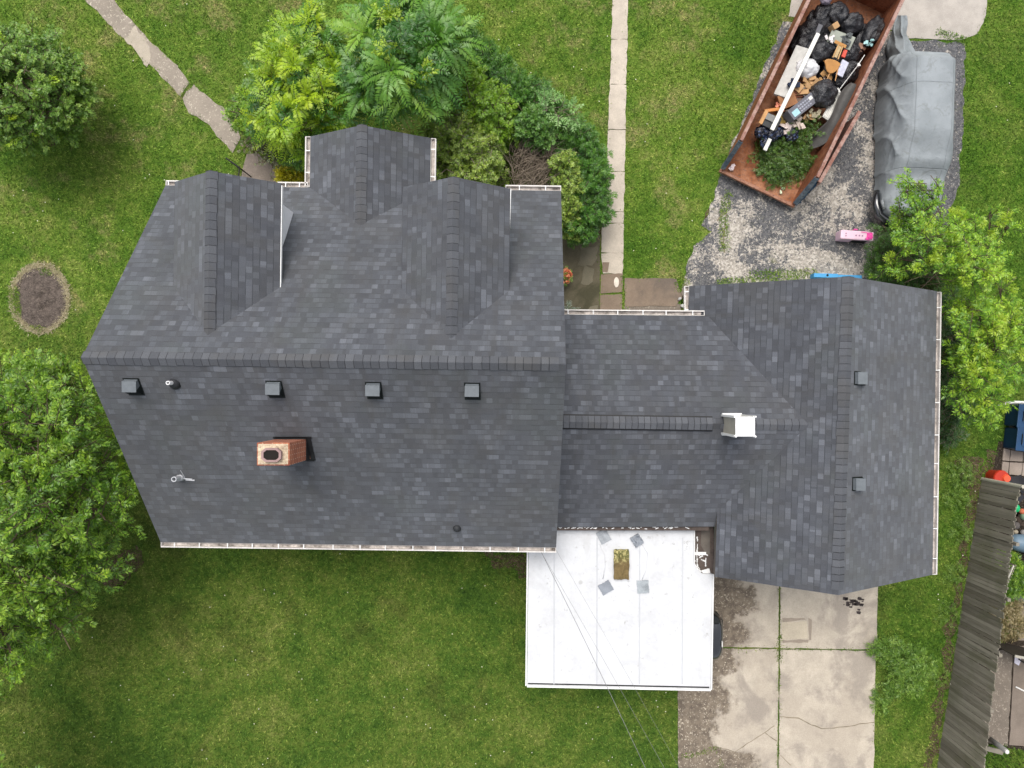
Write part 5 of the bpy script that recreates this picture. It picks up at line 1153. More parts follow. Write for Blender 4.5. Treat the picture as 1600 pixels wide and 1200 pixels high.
tbox('pipe_end', 1279, 46, 1.3, 7, 15, .08, -22, simple('grey_plastic', (.10, .10, .11), .6), 'grey plastic piece at the top end of the plank', 'plastic piece')
# wooden chair on its back
chr_ = empty('wooden_chair', P(1303, 92, 1.2), R(-16)); tag(chr_, 'broken varnished wooden chair thrown on top of the bags', 'chair'); chr_.rotation_euler = (R(8), R(6), R(-16))
m_ = MB(); n_ = 16; sv = [(.25*math.cos(a)*(1 if math.sin(a) > 0 else .8), -.20+.19*math.sin(a)+.03*math.cos(2*a), .05) for a in [i*2*math.pi/n_ for i in range(n_)]]
m_.add(sv+[(x, y, z-.045) for x, y, z in sv], [tuple(range(n_)), tuple(range(n_, 2*n_))[::-1]]+[((i+1) % n_, i, n_+i, n_+(i+1) % n_) for i in range(n_)]); m_.build('seat', OAK, chr_, kw=False, bevel=.01)
m_ = MB(); m_.bar((-.17, .42, .06), (.2, .38, .06), .09, .03); m_.build('top_rail', OAK, chr_, kw=False, bevel=.008)
m_ = MB(); m_.bar((-.07, .0, .06), (-.03, .40, .06), .03, .03); m_.bar((.09, .0, .06), (.10, .39, .06), .03, .03); m_.build('back_splat', simple('pale_wood', (.50, .30, .13), .5, .3, var=.2), chr_, kw=False)
m_ = MB(); m_.bar((.005, .03, .05), (.035, .38, .05), .09, .02); m_.build('cane_panel', simple('caned_panel', (.45, .33, .18), .8, .2, var=.35, scale=20), chr_, kw=False)
for a, b_ in (((.2, -.15, 0), (.24, -.55, .02)), ((.02, -.25, 0), (.0, -.62, .03)), ((-.19, -.12, 0), (-.24, -.05, -.3))): m_ = MB(); m_.tube([a, b_], [.022, .014], 8); m_.build('leg', OAK, chr_, kw=False)
# crushed cartons, boxes and scraps
def crumple(name, px, py, z, s_px, mat, label, cat, seed, k=7):
    m_ = MB(); random.seed(seed)
    for _ in range(k):
        M = Matrix.Rotation(random.uniform(0, 6.28), 3, 'Z') @ Matrix.Rotation(random.uniform(-.5, .5), 3, 'X') @ Matrix.Rotation(random.uniform(-.5, .5), 3, 'Y')
        p = Vector((random.gauss(0, .26)*s_px*.018, random.gauss(0, .26)*s_px*.018, random.uniform(-.05, .08)))
        m_.box(p, (random.uniform(.1, .28)*s_px/22, random.uniform(.08, .2)*s_px/22, random.uniform(.01, .05)), M=M)
    o = m_.build(name, mat, bevel=.004); o.location = P(px, py, z); tag(o, label, cat); return o
crumple('crushed_carton', 1258, 128, 1.05, 28, CARD, 'crushed tan cartons below the white bag', 'carton', 3, 10)
crumple('wood_scraps', 1249, 148, .8, 26, simple('mixed_scraps', (.25, .17, .13), .8, .2, var=.6, scale=15), 'small brown and grey scraps between boxes', 'scraps', 4, 16)
crumple('crumpled_paper', 1285, 127, 1.0, 16, simple('white_paper', (.72, .70, .70), .8, .2, var=.15), 'crumpled white paper by the chair legs', 'paper', 5, 6)
crumple('torn_paper', 1233, 196, .85, 22, simple('pinkish_paper', (.62, .52, .48), .8, .2, var=.2), 'torn pinkish paper above the blue bags', 'paper', 6, 8)
crumple('torn_plastic', 1262, 184, .85, 16, CARD, 'crushed tan carton beside the green branches', 'carton', 8, 5)
crumple('yellow_scraps', 1222, 186, .8, 22, simple('ochre_scraps', (.35, .24, .07), .8, .2, var=.6, scale=15), 'ochre coloured scraps right of the plank', 'scraps', 9, 10)
crumple('black_scraps', 1330, 100, .95, 20, BAGM, 'small black plastic scraps by the east wall', 'scraps', 10, 8)
crumple('foil_wrapper', 1357, 67, 1.25, 12, simple('teal_wrapper', (.30, .52, .52), .4, .5, var=.5, scale=30), 'teal and white wrapper on the long shiny bag', 'wrapper', 11, 6)
crumple('pale_wrapper', 1298, 61, 1.22, 14, simple('white_wrapper', (.72, .66, .66), .6, .3, var=.2), 'white paper cups on the grey green panel', 'paper', 12, 5)
tbox('cardboard_box', 1228, 158, .85, 26, 22, .32, 22, CARD2, 'open brown cardboard box crossed by the white plank', 'box', (8, -6))
BX = simple('dark_printed_card', (.12, .12, .14), .6, .3, var=.3, scale=10)
pb = tbox('printed_carton', 1250, 169, 1.05, 50, 18, .3, 39, BX, 'long dark printed carton with pale panels', 'carton', (4, 6))
m_ = MB(); m_.box((-.28, -.03, .152), (.22, .17, .004)); m_.build('blue_label', simple('light_blue_label', (.32, .52, .56), .5), pb, kw=False)
m_ = MB(); m_.box((.34, .04, .152), (.12, .1, .004)); m_.build('white_label', PALE, pb, kw=False)
m_ = MB()
for k in range(5):
    for j in range(3): m_.box((-.1+.085*k, -.09+.08*j, .152), (.055, .04, .003))
m_.build('printed_rows', simple('grey_print', (.30, .31, .36), .6), pb, kw=False)
tbox('speaker_box', 1204, 192, .8, 24, 20, .35, -24, simple('charcoal_box', (.05, .052, .052), .6, .3), 'charcoal coloured box by the west wall above the blue bags', 'box', (12, 0))
tbox('grey_slab', 1206, 185, 1.0, 22, 10, .04, -24, simple('grey_lid', (.22, .22, .21), .7), 'grey lid lying on the charcoal box', 'lid', (6, 0))
tbox('orange_plank', 1193, 183, 1.0, 6, 22, .05, -26, simple('orange_wood', (.60, .33, .14), .6), 'short light orange plank against the west wall', 'plank', (10, 0))
tbox('orange_plank', 1206, 172, .95, 24, 5, .05, 8, simple('varnished_orange_wood', (.50, .20, .05), .5), 'orange varnished board end above the grey lid', 'board')
sp2 = tbox('slatted_panel', 1301, 166, .95, 15, 46, .04, -27, simple('slat_white', (.52, .51, .47), .6), 'white slatted shutter lying against the rubber mat', 'shutter', (0, 12))
m_ = MB()
for k in range(5): m_.box((-.10+.05*k, 0, .03), (.022, .78, .02))
m_.build('slats', simple('slat_white_edge', (.68, .67, .63), .6), sp2, kw=False)
ro = empty('metal_rod', P(1330, 112, 1.15)); tag(ro, 'thin pale metal rod along the east side of the load', 'rod')
m_ = MB(); m_.tube([P(1351, 86, 1.2), P(1339, 104, 1.2), P(1310, 142, 1.1)], .012, 8); m_.build('shaft', PALE, ro); m_ = MB(); m_.tube([P(1341, 99, 1.22), P(1342, 104, 1.22)], [.03, .06], 8); m_.tube([P(1308, 138, 1.12), P(1312, 145, 1.12)], .035, 8); m_.build('fitting', PALE, ro)
for i, (x, y, z, sz, colr, lb_) in enumerate(((1243, 143, .95, 20, (.30, .12, .07), 'rust brown scraps just above the printed carton'), (1256, 141, .95, 16, (.50, .48, .46), 'grey white paper scraps beside the crushed cartons'), (1270, 133, 1.0, 16, (.40, .26, .10), 'tan card scraps under the white bag edge'), (1292, 120, 1.0, 18, (.34, .19, .07), 'orange brown wood pieces below the chair seat'), (1246, 190, .9, 20, (.50, .42, .36), 'pale card pieces below the printed carton'), (1240, 128, 1.12, 16, (.02, .03, .06), 'navy plastic scraps on the foam board'), (1218, 168, .9, 14, (.60, .22, .14), 'small orange pink scraps above the charcoal box'), (1232, 180, .85, 18, (.16, .13, .10), 'dark brown scraps beside the plank'), (1272, 178, .9, 16, (.30, .27, .18), 'khaki card pieces next to the slatted shutter'), (1340, 78, 1.1, 14, (.22, .12, .08), 'brown scraps under the teal wrapper'), (1300, 74, 1.2, 13, (.015, .016, .02), 'black plastic strip left of the chair back'), (1322, 66, 1.2, 16, (.10, .11, .11), 'dark grey corner of the broken panel'))):
    crumple('litter_scraps', x, y, z, sz, simple('scrap_%d' % i, colr, .7, .3, var=.45, scale=14), lb_, 'scraps', 100+i, 9)
# curved rubber sheet leaning on the east wall
sh = [(1330, 128), (1313, 142), (1303, 172), (1296, 188), (1280, 201), (1266, 215), (1254, 229)]
se_ = [(1341, 131), (1332, 150), (1318, 180), (1303, 208), (1290, 225), (1273, 232), (1256, 234)]
m_ = MB(); vs = []; N = len(sh); K = 8
for i in range(N):
    for j in range(K+1):
        t = j/K; za = (1.0, 1.1, 1.1, 1.0, .85, .7, .5)[i]; zb = (1.28, 1.25, 1.2, 1.05, .85, .62, .46)[i]; z = za+(zb-za)*t**1.5-.12*math.sin(t*3.14)+.02*math.sin(i*2.1+t*5); x = sh[i][0]+(se_[i][0]-sh[i][0])*t; y = sh[i][1]+(se_[i][1]-sh[i][1])*t; vs.append(P(x, y, z))
m_.add(vs, [(i*(K+1)+j, (i+1)*(K+1)+j, (i+1)*(K+1)+j+1, i*(K+1)+j+1) for i in range(N-1) for j in range(K)])
o = m_.build('rubber_mat', simple('dark_grey_rubber', (.085, .082, .078), .75, .3, var=.4, scale=3), smooth=True); md = o.modifiers.new('s', 'SOLIDIFY'); md.thickness = .02; md2 = o.modifiers.new('u', 'SUBSURF'); md2.levels = 2; md2.render_levels = 2
tag(o, 'curved dark grey rubber sheet leaning against the east wall of the dumpster', 'rubber sheet')
plant('cut_branches', 'pile of cut green branches at the open end of the dumpster', 'branches', (1222, 245),
      [(1250, 205, .65, 22, .2), (1235, 222, .6, 26, .2), (1215, 240, .5, 30, .18), (1240, 248, .5, 26, .18), (1262, 195, .75, 16, .2), (1195, 235, .45, 18, .15), (1222, 268, .42, 22, .14), (1250, 262, .42, 18, .12), (1200, 255, .4, 16, .12)],
      [(foliage('cut_leaf', [(.030, .085, .012), (.070, .155, .020), (.14, .24, .035)]), dict(n=1100, tl=.24, pairs=5, L=.07, W=.028, up=.25, droop=.2, surf=.1, spread=.9, zlo=-.3, per=6, bl=.55))], .01, limbs=False, twf=.9, twr=.005, bark=foliage('green_stem', [(.12, .17, .04), (.22, .27, .07)]))
crumple('paper_star', 1141, 262, .36, 13, simple('pinkwhite_paper', (.78, .66, .66), .8, .2, var=.1), 'scrap of pinkish white paper in the open corner of the dumpster', 'paper', 14, 5)
crumple('white_scrap', 1221, 299, .36, 9, simple('greenish_white', (.66, .72, .52), .7, .2, var=.2), 'small pale green scrap near the dumpster sill', 'scrap', 15, 3)

# ------------------------------------------------------------------ cars
def loft(name, prof, y0, hw_of, mat, parent, nseg=28, ny=60, e=.55, zb=.18, wr=None, kw=False, taper=.17):
    """prof(t)->(y, top z) for t 0..1 ; body lofted along its length"""
    m_ = MB(); vs = []
    for i in range(ny+1):
        t = i/ny; y, ht = prof(t); hw = hw_of(t)
        for j in range(nseg+1):
            a = math.pi*j/nseg; cx_ = math.cos(a); sz = max(0, math.sin(a))
            x = -math.copysign(abs(cx_)**e, cx_)*hw; z = zb+(ht-zb)*sz**e; x *= 1-taper*max(0, (z-.75))/.85
            q = Vector((x, y, z))
            if wr: q = wr(q, t, j/nseg)
            vs.append(q)
    n = nseg+1; fs = [(i*n+j, (i+1)*n+j, (i+1)*n+j+1, i*n+j+1) for i in range(ny) for j in range(nseg)]
    fs += [tuple(range(n)), tuple(ny*n+j for j in range(n))[::-1]]
    m_.add(vs, fs); return m_.build(name, mat, parent, kw=kw, smooth=True)
def interp(t, pts):
    for (a, va), (b, vb) in zip(pts[:-1], pts[1:]):
        if t <= b: u = (t-a)/(b-a+1e-9); u = u*u*(3-2*u); return va+(vb-va)*u
    return pts[-1][1]
def wheel(parent, x, y, s=1):
    m_ = MB(); m_.tube([(x-.11, y, .33), (x-.1, y, .33), (x+.1, y, .33), (x+.11, y, .33)], [.28, .33, .33, .28], 24); w_ = m_.build('wheel', RUBBER, parent, kw=False, smooth=False)
    m_ = MB(); m_.tube([(x+.112*s, y, .33), (x+.122*s, y, .33)], [.2, .17], 16); m_.build('rim', LEAD, w_, kw=False)
CARB = simple('black_car_paint', (.012, .013, .015), .12, .6, var=.1, bump=0, coat=1)
# covered car: local y runs north (tail) to south (nose)
ccar = empty('parked_car', (11.42, 7.42, 0), R(-2.5)); tag(ccar, 'black car hidden under a grey cover with only its front corner showing', 'car')
topz = lambda t: interp(t, [(0, .75), (.03, 1.25), (.10, 1.60), (.5, 1.62), (.66, 1.38), (.78, 1.06), (.93, .92), (1, .62)])
yof = lambda t: 2.28-4.72*t
hwc = lambda t: interp(t, [(0, .70), (.05, .82), (.5, .84), (.88, .82), (.95, .70), (1, .48)])
loft('body', lambda t: (yof(t), topz(t)-.07), 0, lambda t: hwc(t)-.03, CARB, ccar, e=.4)
for x, s_ in ((-.72, -1), (.72, 1)):
    for y in (1.4, -1.45): wheel(ccar, x, y, s_)
for s_, hx in ((-1, .80), (1, .60)):
    m_ = MB(); m_.tube([(s_*hx, -1.72, .66), (s_*(hx+.05), -1.88, .64), (s_*(hx-.02), -2.08, .60)], [.04, .07, .05], 10); m_.build('headlight', simple('headlight_lens', (.30, .32, .33), .08, .9, var=.5, scale=12), ccar, kw=False, smooth=True)
m_ = MB()
pts = [(-.93, -1.5, .42), (-.95, -1.9, .42), (-.86, -2.22, .42), (-.55, -2.46, .42), (0, -2.52, .42), (.45, -2.42, .42), (.62, -2.2, .42)]
m_.tube(pts, [.08, .13, .14, .15, .15, .13, .1], 10); m_.build('bumper', CARB, ccar, kw=False, smooth=True)
n_ = NT('car_cover_cloth'); o_ = n_.obj(); sp_ = n_.n('SeparateXYZ'); n_.put(sp_.inputs[0], o_)
c_ = n_.mix(n_.mr(n_.noise(1.2, None, 4), .35, .65), (.225, .248, .26), (.28, .305, .32))
c_ = n_.mix(n_.mr(n_.noise(2.6, o_, 6, .75, .8), .52, .66, 0, .5), c_, (.165, .175, .17))      # dust and dried rain marks
s1 = n_.mr(n_.m('ABSOLUTE', n_.m('SUBTRACT', n_.m('ABSOLUTE', sp_.outputs[0]), .52)), .006, .016, 1, 0)
s2 = n_.mr(n_.m('ABSOLUTE', n_.m('SUBTRACT', n_.m('ABSOLUTE', n_.m('SUBTRACT', sp_.outputs[1], .1)), 1.15)), .006, .016, 1, 0)
seam = n_.m('MAXIMUM', s1, s2); c_ = n_.mix(n_.m('MULTIPLY', seam, .28), c_, (.10, .11, .115))
h_ = n_.m('SUBTRACT', n_.noise(5, o_, 6, .7, 1.2), n_.m('MULTIPLY', seam, .4))
COVER = n_.pbr(c_, .85, .15, 0, n_.bump(h_, .7, .03))
def rdg(x): return (1-abs(2*(x-math.floor(x))-1))**2.2           # sharp crest, wide valley
def wrk(q, t, s_):
    side = min(1, max(0, .30-s_)*7); y = q.y; z = q.z; N_ = mnoise.noise
    w1 = rdg(y*.85+z*.75+1.1*N_(Vector((y*.9, z*.8, 5)))); w2 = rdg(y*1.9-z*1.7+1.2*N_(Vector((y*1.3, z*2, 8))))*(.4+1.2*abs(N_(Vector((y*.7, 3, 1))))); w3 = N_(Vector((y*.8, z*.7, 2)))
    up_ = 1 if y > -.7 else .35
    q = q+Vector((-1, 0, 0))*side*(.085*w1**1.5*up_+.06*w2**1.5*up_+.045*w3+.10*math.exp(-((y-.75)/.6)**2)*(1-z/2))
    q.z += side*.05*(w2-.4)*up_
    q.z += .010*N_(Vector((q.x*3, q.y*3, 1)))+.012*rdg(q.y*.9+q.x*.7)*(s_ > .3)*(s_ < .7)
    rs = min(1, max(0, (s_-.72)*6))
    q = q+Vector((1, 0, 0))*rs*(.03*N_(Vector((y*2, z*2, 9)))+.09*math.exp(-((y+.55)/.35)**2)-.12*max(0, -y-1.0))
    if q.y < -1.62 and s_ < .5: q.z = max(q.z, .40)
    return q
cov = loft('car_cover', lambda t: (2.40-4.80*t, topz(t)), 0, lambda t: hwc(t)+.045, COVER, None, nseg=84, ny=190, e=.33, zb=.14, wr=wrk, kw=True, taper=.22)
cov.location = (11.42, 7.42, 0); cov.rotation_euler = (0, 0, R(-2.5)); tag(cov, 'light grey cloth cover draped over the car beside the dumpster', 'car cover')
# surplus cloth trailing from the north west corner over the ground
m_ = MB(); NU, NV = 30, 40; vs = []
for i in range(NV+1):
    t = i/NV; py = 108-84*t
    x0 = interp(t, [(0, 1384), (.35, 1385), (.7, 1392), (1, 1402)]); x1 = interp(t, [(0, 1428), (.3, 1429), (.45, 1424), (.7, 1418), (1, 1416)])
    hh = interp(t, [(0, 1.15), (.3, .95), (.6, .55), (1, .28)])
    for j in range(NU+1):
        s_ = j/NU; px = x0+(x1-x0)*s_+2.0*math.sin(t*11+s_*4)*(s_ < .1 or s_ > .9)
        z = .04+hh*(math.sin(min(1, s_*1.25)*math.pi/2)**.8)*(1-.75*max(0, s_-.7)/.3)
        z += .10*rdg(s_*2.3+t*1.6+.5*mnoise.noise(Vector((s_*3, t*4, 4))))*(.4+.6*t)+.05*rdg(s_*1.1-t*3.1)-.05
        q = P(px, py, max(.05, z)); vs.append((q.x, q.y, q.z))
m_.add(vs, [(i*(NU+1)+j, (i+1)*(NU+1)+j, (i+1)*(NU+1)+j+1, i*(NU+1)+j+1) for i in range(NV) for j in range(NU)])
o = m_.build('loose_cloth', COVER, cov, smooth=True)
md = o.modifiers.new('s', 'SUBSURF'); md.levels = 1; md.render_levels = 1
# black car in the carport, tail to the east
bc_ = empty('parked_car', (3.66, -7.20, 0), R(90)); tag(bc_, 'black car under the white flat roof with its tail sticking out', 'car')
tz2 = lambda t: interp(t, [(0, .86), (.03, .95), (.14, 1.02), (.25, 1.38), (.6, 1.42), (.75, 1.0), (.95, .85), (1, .55)])
hw2 = lambda t: interp(t, [(0, .60), (.04, .72), (.12, .77), (.9, .76), (1, .6)])
loft('body', lambda t: (-2.08+4.2*t, tz2(t)), 0, hw2, CARB, bc_)
for x, s_ in ((-.7, -1), (.7, 1)):
    for y in (1.3, -1.3): wheel(bc_, x, y, s_)
m_ = MB(); m_.box((-.1, -2.03, .93), (.17, .03, .04)); m_.build('badge', PALE, bc_, kw=False)
m_ = MB(); m_.tube([(-.66, -1.9, .5), (-.45, -2.08, .5), (.45, -2.08, .5), (.66, -1.9, .5)], .1, 8); m_.build('bumper', CARB, bc_, kw=False, smooth=True)

# ------------------------------------------------------------------ small things in the yard
PINK = simple('pale_pink_plastic', (.72, .50, .60), .4, .4, var=.06, bump=0); PINKD = simple('hot_pink_plastic', (.70, .05, .30), .35, .5, bump=0)
toy = empty('toy_kitchen', P(1330, 372, 0), R(-4)); tag(toy, 'pale pink plastic toy kitchen lying on the drive', 'toy')
m_ = MB(); m_.box((0, 0, .20), (.98, .27, .40)); m_.build('cabinet', PINK, toy, kw=False, bevel=.03)
m_ = MB(); m_.box((.36, -.0, .405), (.17, .20, .03)); m_.box((.30, -.09, .41), (.1, .07, .03)); m_.tube([(.38, -.03, .41), (.38, -.03, .44)], .07, 16); m_.build('sink', PINKD, toy, kw=False, bevel=.01)
m_ = MB()
for x in (-.34,): m_.tube([(x, .03, .4), (x, .03, .412)], .02, 8); m_.tube([(x, -.04, .4), (x, -.04, .412)], .02, 8)
for x in (-.04, .06, .15, .25): m_.tube([(x, -.01 if x < .2 else -.09, .4), (x, -.01 if x < .2 else -.09, .412)], .022, 10)
m_.build('knob', simple('mauve_plastic', (.28, .16, .24), .5), toy, kw=False)
m_ = MB(); m_.box((.12, -.15, .20), (.42, .02, .2)); m_.build('opening', BLACKM, toy, kw=False)
m_ = MB(); m_.tube([(-.1, .13, .3), (-.1, .17, .38), (.0, .17, .38)], .02, 8); m_.bar((.1, .1, .41), (.3, .09, .41), .02, .01); m_.build('handle', PINKD, toy, kw=False)
BL = simple('sky_blue_plastic', (.06, .30, .58), .5, .4, var=.15)
sf = empty('blue_panel', P(1310, 431, 0)); tag(sf, 'bright blue plastic panel lying behind the garage gable', 'panel')
m_ = MB()
a, b_ = P(1272, 433, .32), P(1348, 435, .32); mm = a.lerp(b_, .5)
m_.slab([a-Vector((0, 0, .30)), mm-Vector((.01, 0, .30)), mm-Vector((.01, 0, 0)), a], (0, .12, 0)); m_.slab([mm+Vector((.01, 0, -.30)), b_-Vector((0, 0, .30)), b_+Vector((0, 0, -.04)), mm+Vector((.01, 0, -.04))], (0, .10, 0)); m_.build('panel_half', BL, sf, bevel=.01)
m_ = MB(); q = P(1293, 430, .325); m_.tube([(q.x, q.y, .315), (q.x, q.y, .33)], .035, 12); m_.build('hole', BLACKM, sf)
# round rim under the south gutter
tb = empty('wash_tub', P(483, 846, 0)); tag(tb, 'pale round tub rim just showing under the south gutter', 'tub')
cxy = P(482.5, 843, .55); m_ = MB(); n_ = 28; vs = []
for r_, z in ((.26, .02), (.27, .55), (.22, .55), (.22, .1)): vs += [(cxy.x+r_*math.cos(i*2*math.pi/n_), cxy.y+r_*math.sin(i*2*math.pi/n_), z) for i in range(n_)]
m_.add(vs, [(k*n_+i, k*n_+(i+1) % n_, (k+1)*n_+(i+1) % n_, (k+1)*n_+i) for k in range(3) for i in range(n_)]+[tuple(3*n_+i for i in range(n_))]); m_.build('rim', simple('cream_plastic', (.50, .50, .42), .6), tb)
# handrail by the entry steps
hr = empty('handrail', P(366, 262, 0)); tag(hr, 'black iron handrail beside the entry steps', 'handrail')
m_ = MB(); A, B, C0 = P(353, 247, .9), P(374, 262, .9), P(372, 290, .9)
m_.tube([A, B], .022, 8); m_.tube([A-Vector((0, 0, .35)), B-Vector((0, 0, .35))], .016, 8); m_.tube([A-Vector((0, 0, .6)), B-Vector((0, 0, .6))], .016, 8); m_.tube([B, C0], .022, 8); m_.build('rail', BLACKF, hr)
for q in (A, B, C0): m_ = MB(); m_.tube([q, (q.x, q.y, 0)], .018, 8); m_.build('post', BLACKF, hr)
m_ = MB(); q = P(400, 212, .25); m_.bar((q.x-.25, q.y-.05, .3), (q.x+.3, q.y+.12, .32), .14, .06); m_.bar((q.x-.1, q.y+.06, .34), (q.x+.2, q.y+.13, .36), .03, .02, 1)
o = m_.build('garden_light', [BLACKF, PALE]); o.location = (0, 0, 0); tag(o, 'black plank with a pale edge under the entry shrubs', 'plank')
# white stones near the wing eave corner
for i, (x, y, s_) in enumerate(((1068, 478, 9), (1062, 467, 6), (1072, 486, 7))):
    blob('stone', x, y, .08, s_, s_*.7, i*40, simple('pale_rock', (.50, .50, .49), .9, .1), ('largest pale stone at the foot of the garage gutter', 'small pale stone nearest the brown slab', 'pale stone tucked under the gutter corner')[i], 'stone', 'pale stones by the wing corner', seed=60+i, knot=False, zr=.08)
o = blob('pale_patch', 993.5, 441, .035, 8, 16, 0, simple('cream_stone', (.62, .56, .48), .9), 'x', 'stone', knot=False, zr=.01, wr=.05)
o.location.x = P(963, 441).x; o.location.z = .033; tag(o, 'pale oval stone lying on the brown end of the walk', 'stone')

# ------------------------------------------------------------------ fence and the neighbour's things
fen = empty('wooden_fence', P(1500, 950, 0)); tag(fen, 'long weathered grey board fence along the east boundary', 'fence')
FA, FB = P(1533, 748, 0), P(1459, 1230, 0); L = (FB-FA).length; t = (FB-FA)/L; nn = Vector((-t.y, t.x, 0))
if nn.x < 0: nn = -nn
k = int(L/.10); m_ = MB(); mats_ = []
for i in range(k):
    p = FA+t*(i+.5)*L/k; h = 1.68+.28*min(1, i/k*1.2)+random.uniform(-.05, .03); ln = random.uniform(-.012, .012); o_ = nn*random.uniform(-.012, .012)
    q = lambda a, z, o2=Vector(): p+o_+t*(a+ln*z)+Vector((0, 0, z))+o2
    m_.slab([q(-.047, 0), q(.047, 0), q(.047, h-.03), q(.02, h), q(-.02, h), q(-.047, h-.03)], nn*.02)
m_.build('boards', FENCE, fen)
m_ = MB()
for z in (.4, 1.0, 1.55): m_.bar(FA+nn*.045+Vector((0, 0, z)), FB+nn*.045+Vector((0, 0, z)), .04, .09)
m_.build('rail', FENCE, fen)
for i in range(7):
    p = FA+t*(i*L/6*.99+.05)+nn*.11; m_ = MB(); m_.box((p.x, p.y, .9), (.09, .09, 1.8)); m_.build('post', FENCE, fen)
m_ = MB(); p = FA+nn*.03; m_.tube([(p.x, p.y, 0), (p.x, p.y, 1.78)], .05, 10); m_.build('end_post', simple('pale_post', (.45, .42, .34), .8), fen)
f2 = empty('side_fence', P(1575, 1000, 0)); tag(f2, 'short dark board fence joining the long fence at right angles', 'fence')
A = P(1537, 1000, 0)+nn*.03; B = A+Vector((2.4, -.45, 0)); t2 = (B-A).normalized(); n2 = Vector((-t2.y, t2.x, 0)); m_ = MB()
for i in range(17):
    p = A+t2*(i+.5)*.144; h = 1.3+random.uniform(-.03, .03); m_.slab([p-t2*.068, p+t2*.068, p+t2*.068+Vector((0, 0, h)), p-t2*.068+Vector((0, 0, h))], n2*.02)
m_.build('boards', simple('dark_board', (.045, .038, .03), .9, .1, var=.4), f2)
m_ = MB(); m_.bar(A+Vector((0, 0, 1.32))+n2*.01, B+Vector((0, 0, 1.32))+n2*.01, .07, .03); m_.build('cap_rail', simple('pale_cap', (.33, .31, .26), .8), f2)
m_ = MB(); A = P(1582, 878, .9); 
lt = empty('trellis', P(1565, 900, 0)); tag(lt, 'narrow weathered trellis strip standing just behind the fence', 'trellis')
A, B = P(1576, 880, .9), P(1552, 935, .9); t3 = (B-A).normalized(); m_ = MB()
for i in range(14):
    p = A.lerp(B, i/13); m_.box((p.x, p.y, .6), (.05, .03, 1.2), math.atan2(t3.y, t3.x))
m_.build('slats', FENCE, lt); m_ = MB(); m_.bar(A+Vector((-.03, 0, .25)), B+Vector((-.03, 0, .25)), .035, .04); m_.build('top_rail', simple('pale_trellis', (.52, .50, .44), .8), lt)
def bin_(px, py, lab):
    b0 = P(px, py, 0); r_ = empty('storage_bin', b0, R(-6)); tag(r_, lab, 'storage bin', 'blue storage bins next door')
    m_ = MB(); m_.box((0, 0, .3), (.95, .62, .6)); m_.build('tub', simple('dark_blue_plastic', (.006, .03, .075), .5, .4), r_, kw=False, bevel=.04)
    m_ = MB(); m_.box((0, 0, .62), (1.02, .70, .05)); m_.box((-.1, 0, .655), (.5, .4, .02)); m_.build('lid', simple('navy_lid', (.01, .045, .11), .45, .4), r_, kw=False, bevel=.02)
    m_ = MB(); m_.box((-.36, 0, .66), (.02, .3, .02)); m_.build('handle', BLACKM, r_, kw=False)
bin_(1594, 651, 'northern dark blue storage bin under the pale hoop'); bin_(1592, 686, 'southern dark blue storage bin next to the square pavers')
ho = empty('hoop_frame', P(1590, 632, 0)); tag(ho, 'pale curved metal hoop behind the blue bins', 'frame')
m_ = MB(); hp = [P(1562, 634, 1.2), P(1572, 630, 1.25), P(1585, 628, 1.3), P(1600, 628.5, 1.3), P(1625, 632, 1.2)]; m_.tube(hp, .035, 8); m_.build('hoop', PALE, ho, smooth=True)
m_ = MB()
for q in (hp[0], hp[-1]): m_.tube([q, (q.x, q.y, 0)], .025, 8)
m_.build('leg', PALE, ho)
tw_ = empty('timber_edging', P(1582, 672, 0)); tag(tw_, 'old timber edge beside the blue bins', 'timber'); m_ = MB(); m_.bar(P(1582, 640, .1), P(1580, 702, .1), .09, .16); m_.build('timber', FENCE, tw_)
crumple('dark_tarp', 1592, 764, .3, 34, simple('dark_tarp_sheet', (.02, .02, .024), .6, .3, var=.5), 'dark crumpled tarpaulin beside the red plastic toy', 'tarpaulin', 201, 9)
crumple('dark_tarp', 1592, 817, .15, 26, simple('brown_sacking', (.05, .038, .03), .9, .1, var=.5), 'brown black sacking under the small pots next door', 'sacking', 202, 9)
blob('plastic_ball', 1587, 794, .35, 11, 13, 0, simple('green_plastic', (.0, .36, .12), .35, .5, bump=0), 'bright green plastic toy ball next door', 'toy', knot=False, wr=0.0, zr=.12)
ot = empty('toy_table', P(1567, 746, 0)); tag(ot, 'orange red round plastic toy at the north end of the fence', 'toy')
m_ = MB(); c_ = P(1566, 747.5, .5); m_.tube([(c_.x, c_.y, 0), (c_.x, c_.y, .46), (c_.x, c_.y, .5)], [.2, .24, .22], 24); m_.build('drum', simple('red_plastic', (.42, .03, .012), .45, .4, bump=0), ot)
m_ = MB(); c_ = P(1573, 747.5, .52); m_.tube([(c_.x, c_.y, .5), (c_.x, c_.y, .55)], [.12, .10], 20); m_.build('disc', simple('orange_plastic', (.75, .10, .04), .4, .4, bump=0), ot)
kb = empty('plastic_barrel', P(1600, 850, 0)); tag(kb, 'grey blue plastic barrel lying on its side next door', 'barrel')
m_ = MB(); A, B = P(1578, 846, .35), P(1660, 858, .35); pts = [A.lerp(B, s_) for s_ in (0, .03, .1, .25, .5, .9, 1)]; m_.tube(pts, [.12, .19, .24, .27, .28, .26, .1], 24); m_.build('barrel', simple('slate_blue_plastic', (.125, .19, .25), .45, .4, var=.12), kb, smooth=True)
m_ = MB(); c_ = A.lerp(B, .25); m_.tube([(c_.x, c_.y, .61), (c_.x, c_.y, .63)], .04, 16); m_.build('bung', BLACKF, kb)
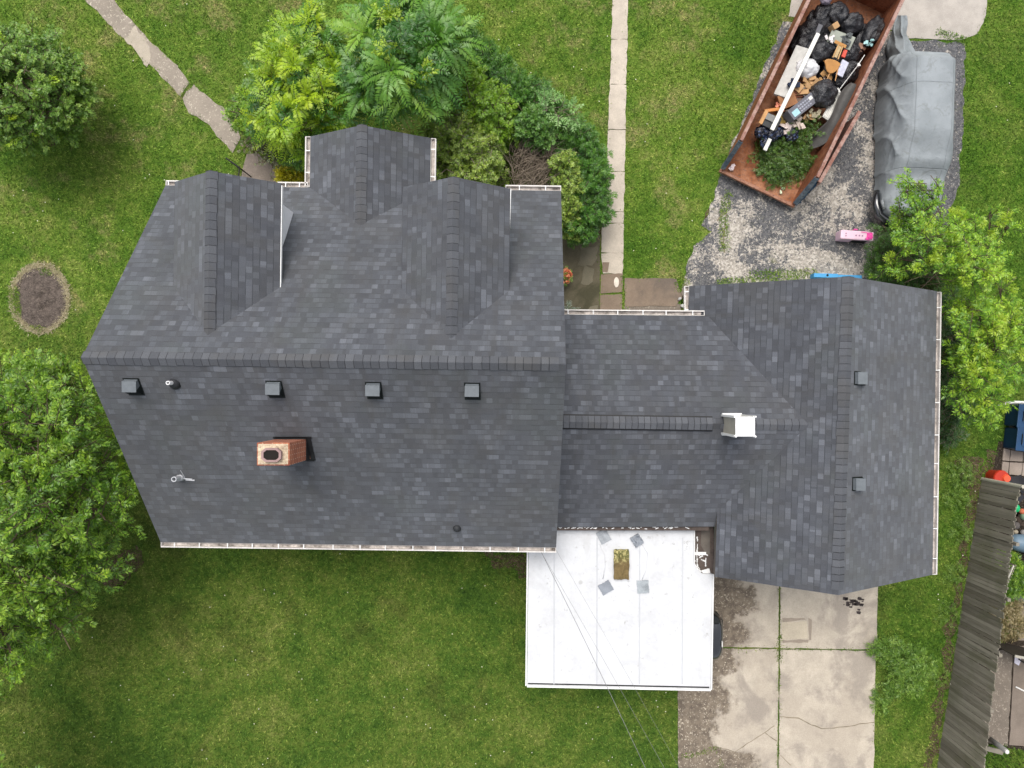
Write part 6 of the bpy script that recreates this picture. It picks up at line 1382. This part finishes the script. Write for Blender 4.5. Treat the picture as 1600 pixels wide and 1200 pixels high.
for i, (px, py, s_, mt_, lb_) in enumerate(((1597, 799, 9, simple('terracotta', (.42, .12, .06), .7), 'small terracotta coloured toy beside the green ball'), (1600, 807, 12, simple('sage_plastic', (.13, .20, .13), .6), 'sage green pot below the green ball'), (1587, 831, 7, simple('beige_pot', (.30, .26, .19), .8), 'tiny beige pot above the grey blue barrel'), (1587, 821, 12, simple('dark_tray', (.09, .08, .075), .8), 'dark tray between pots next door'), (1599, 832, 9, simple('grey_rock', (.22, .21, .2), .9), 'grey stone above the grey blue barrel'))):
    blob('garden_pot', px, py, .25, s_, s_, 0, mt_, lb_, 'pot', knot=False, wr=.05, seed=80+i)
pv = empty('white_pipe', P(1550, 1157, 0)); tag(pv, 'short grey pipe stub with pale cap on the gravel strip', 'pipe')
m_ = MB(); c_ = P(1546, 1154, 0); m_.tube([(c_.x, c_.y, 0), (c_.x, c_.y, .75)], .075, 14); m_.build('pipe', simple('grey_pipe', (.19, .19, .18), .7), pv, smooth=True)
m_ = MB(); m_.tube([(c_.x, c_.y, .75), (c_.x, c_.y, .80)], .06, 14); m_.build('cap', PALE, pv)
pk = empty('timber_plank', P(1547, 1168, 0)); tag(pk, 'short grey timber closing the gravel strip', 'timber'); m_ = MB(); m_.bar(P(1530, 1166, .05), P(1566, 1175, .05), .14, .1); m_.build('timber', simple('grey_timber', (.22, .20, .16), .9, var=.3), pk)
m_ = MB(); m_.bar(P(1587, 1073, .06), P(1605, 1082, .06), .04, .02); o = m_.build('stick', PALE); tag(o, 'pale stick lying on the brown slab next door', 'stick')
sv_ = empty('garden_shovel', P(1590, 1030, 0)); tag(sv_, 'white bladed shovel lying by the short dark fence', 'shovel')
m_ = MB(); bl = [P(1586, 1026, .09), P(1592, 1024, .09), P(1596, 1030, .09), P(1592, 1040, .09), P(1585, 1036, .09)]; m_.slab(bl, (0, 0, -.02)); m_.build('blade', simple('pale_lilac', (.60, .58, .66), .5), sv_)
m_ = MB(); m_.tube([P(1592, 1030, .12), P(1612, 1042, .14)], .02, 8); m_.build('handle', BLACKF, sv_)
m_ = MB(); m_.bar(P(1584, 932, .25), P(1625, 946, .25), .14, .05); o = m_.build('grey_plank', simple('blue_grey_board', (.12, .15, .14), .7)); tag(o, 'blue grey board lying beyond the straw pile', 'board')
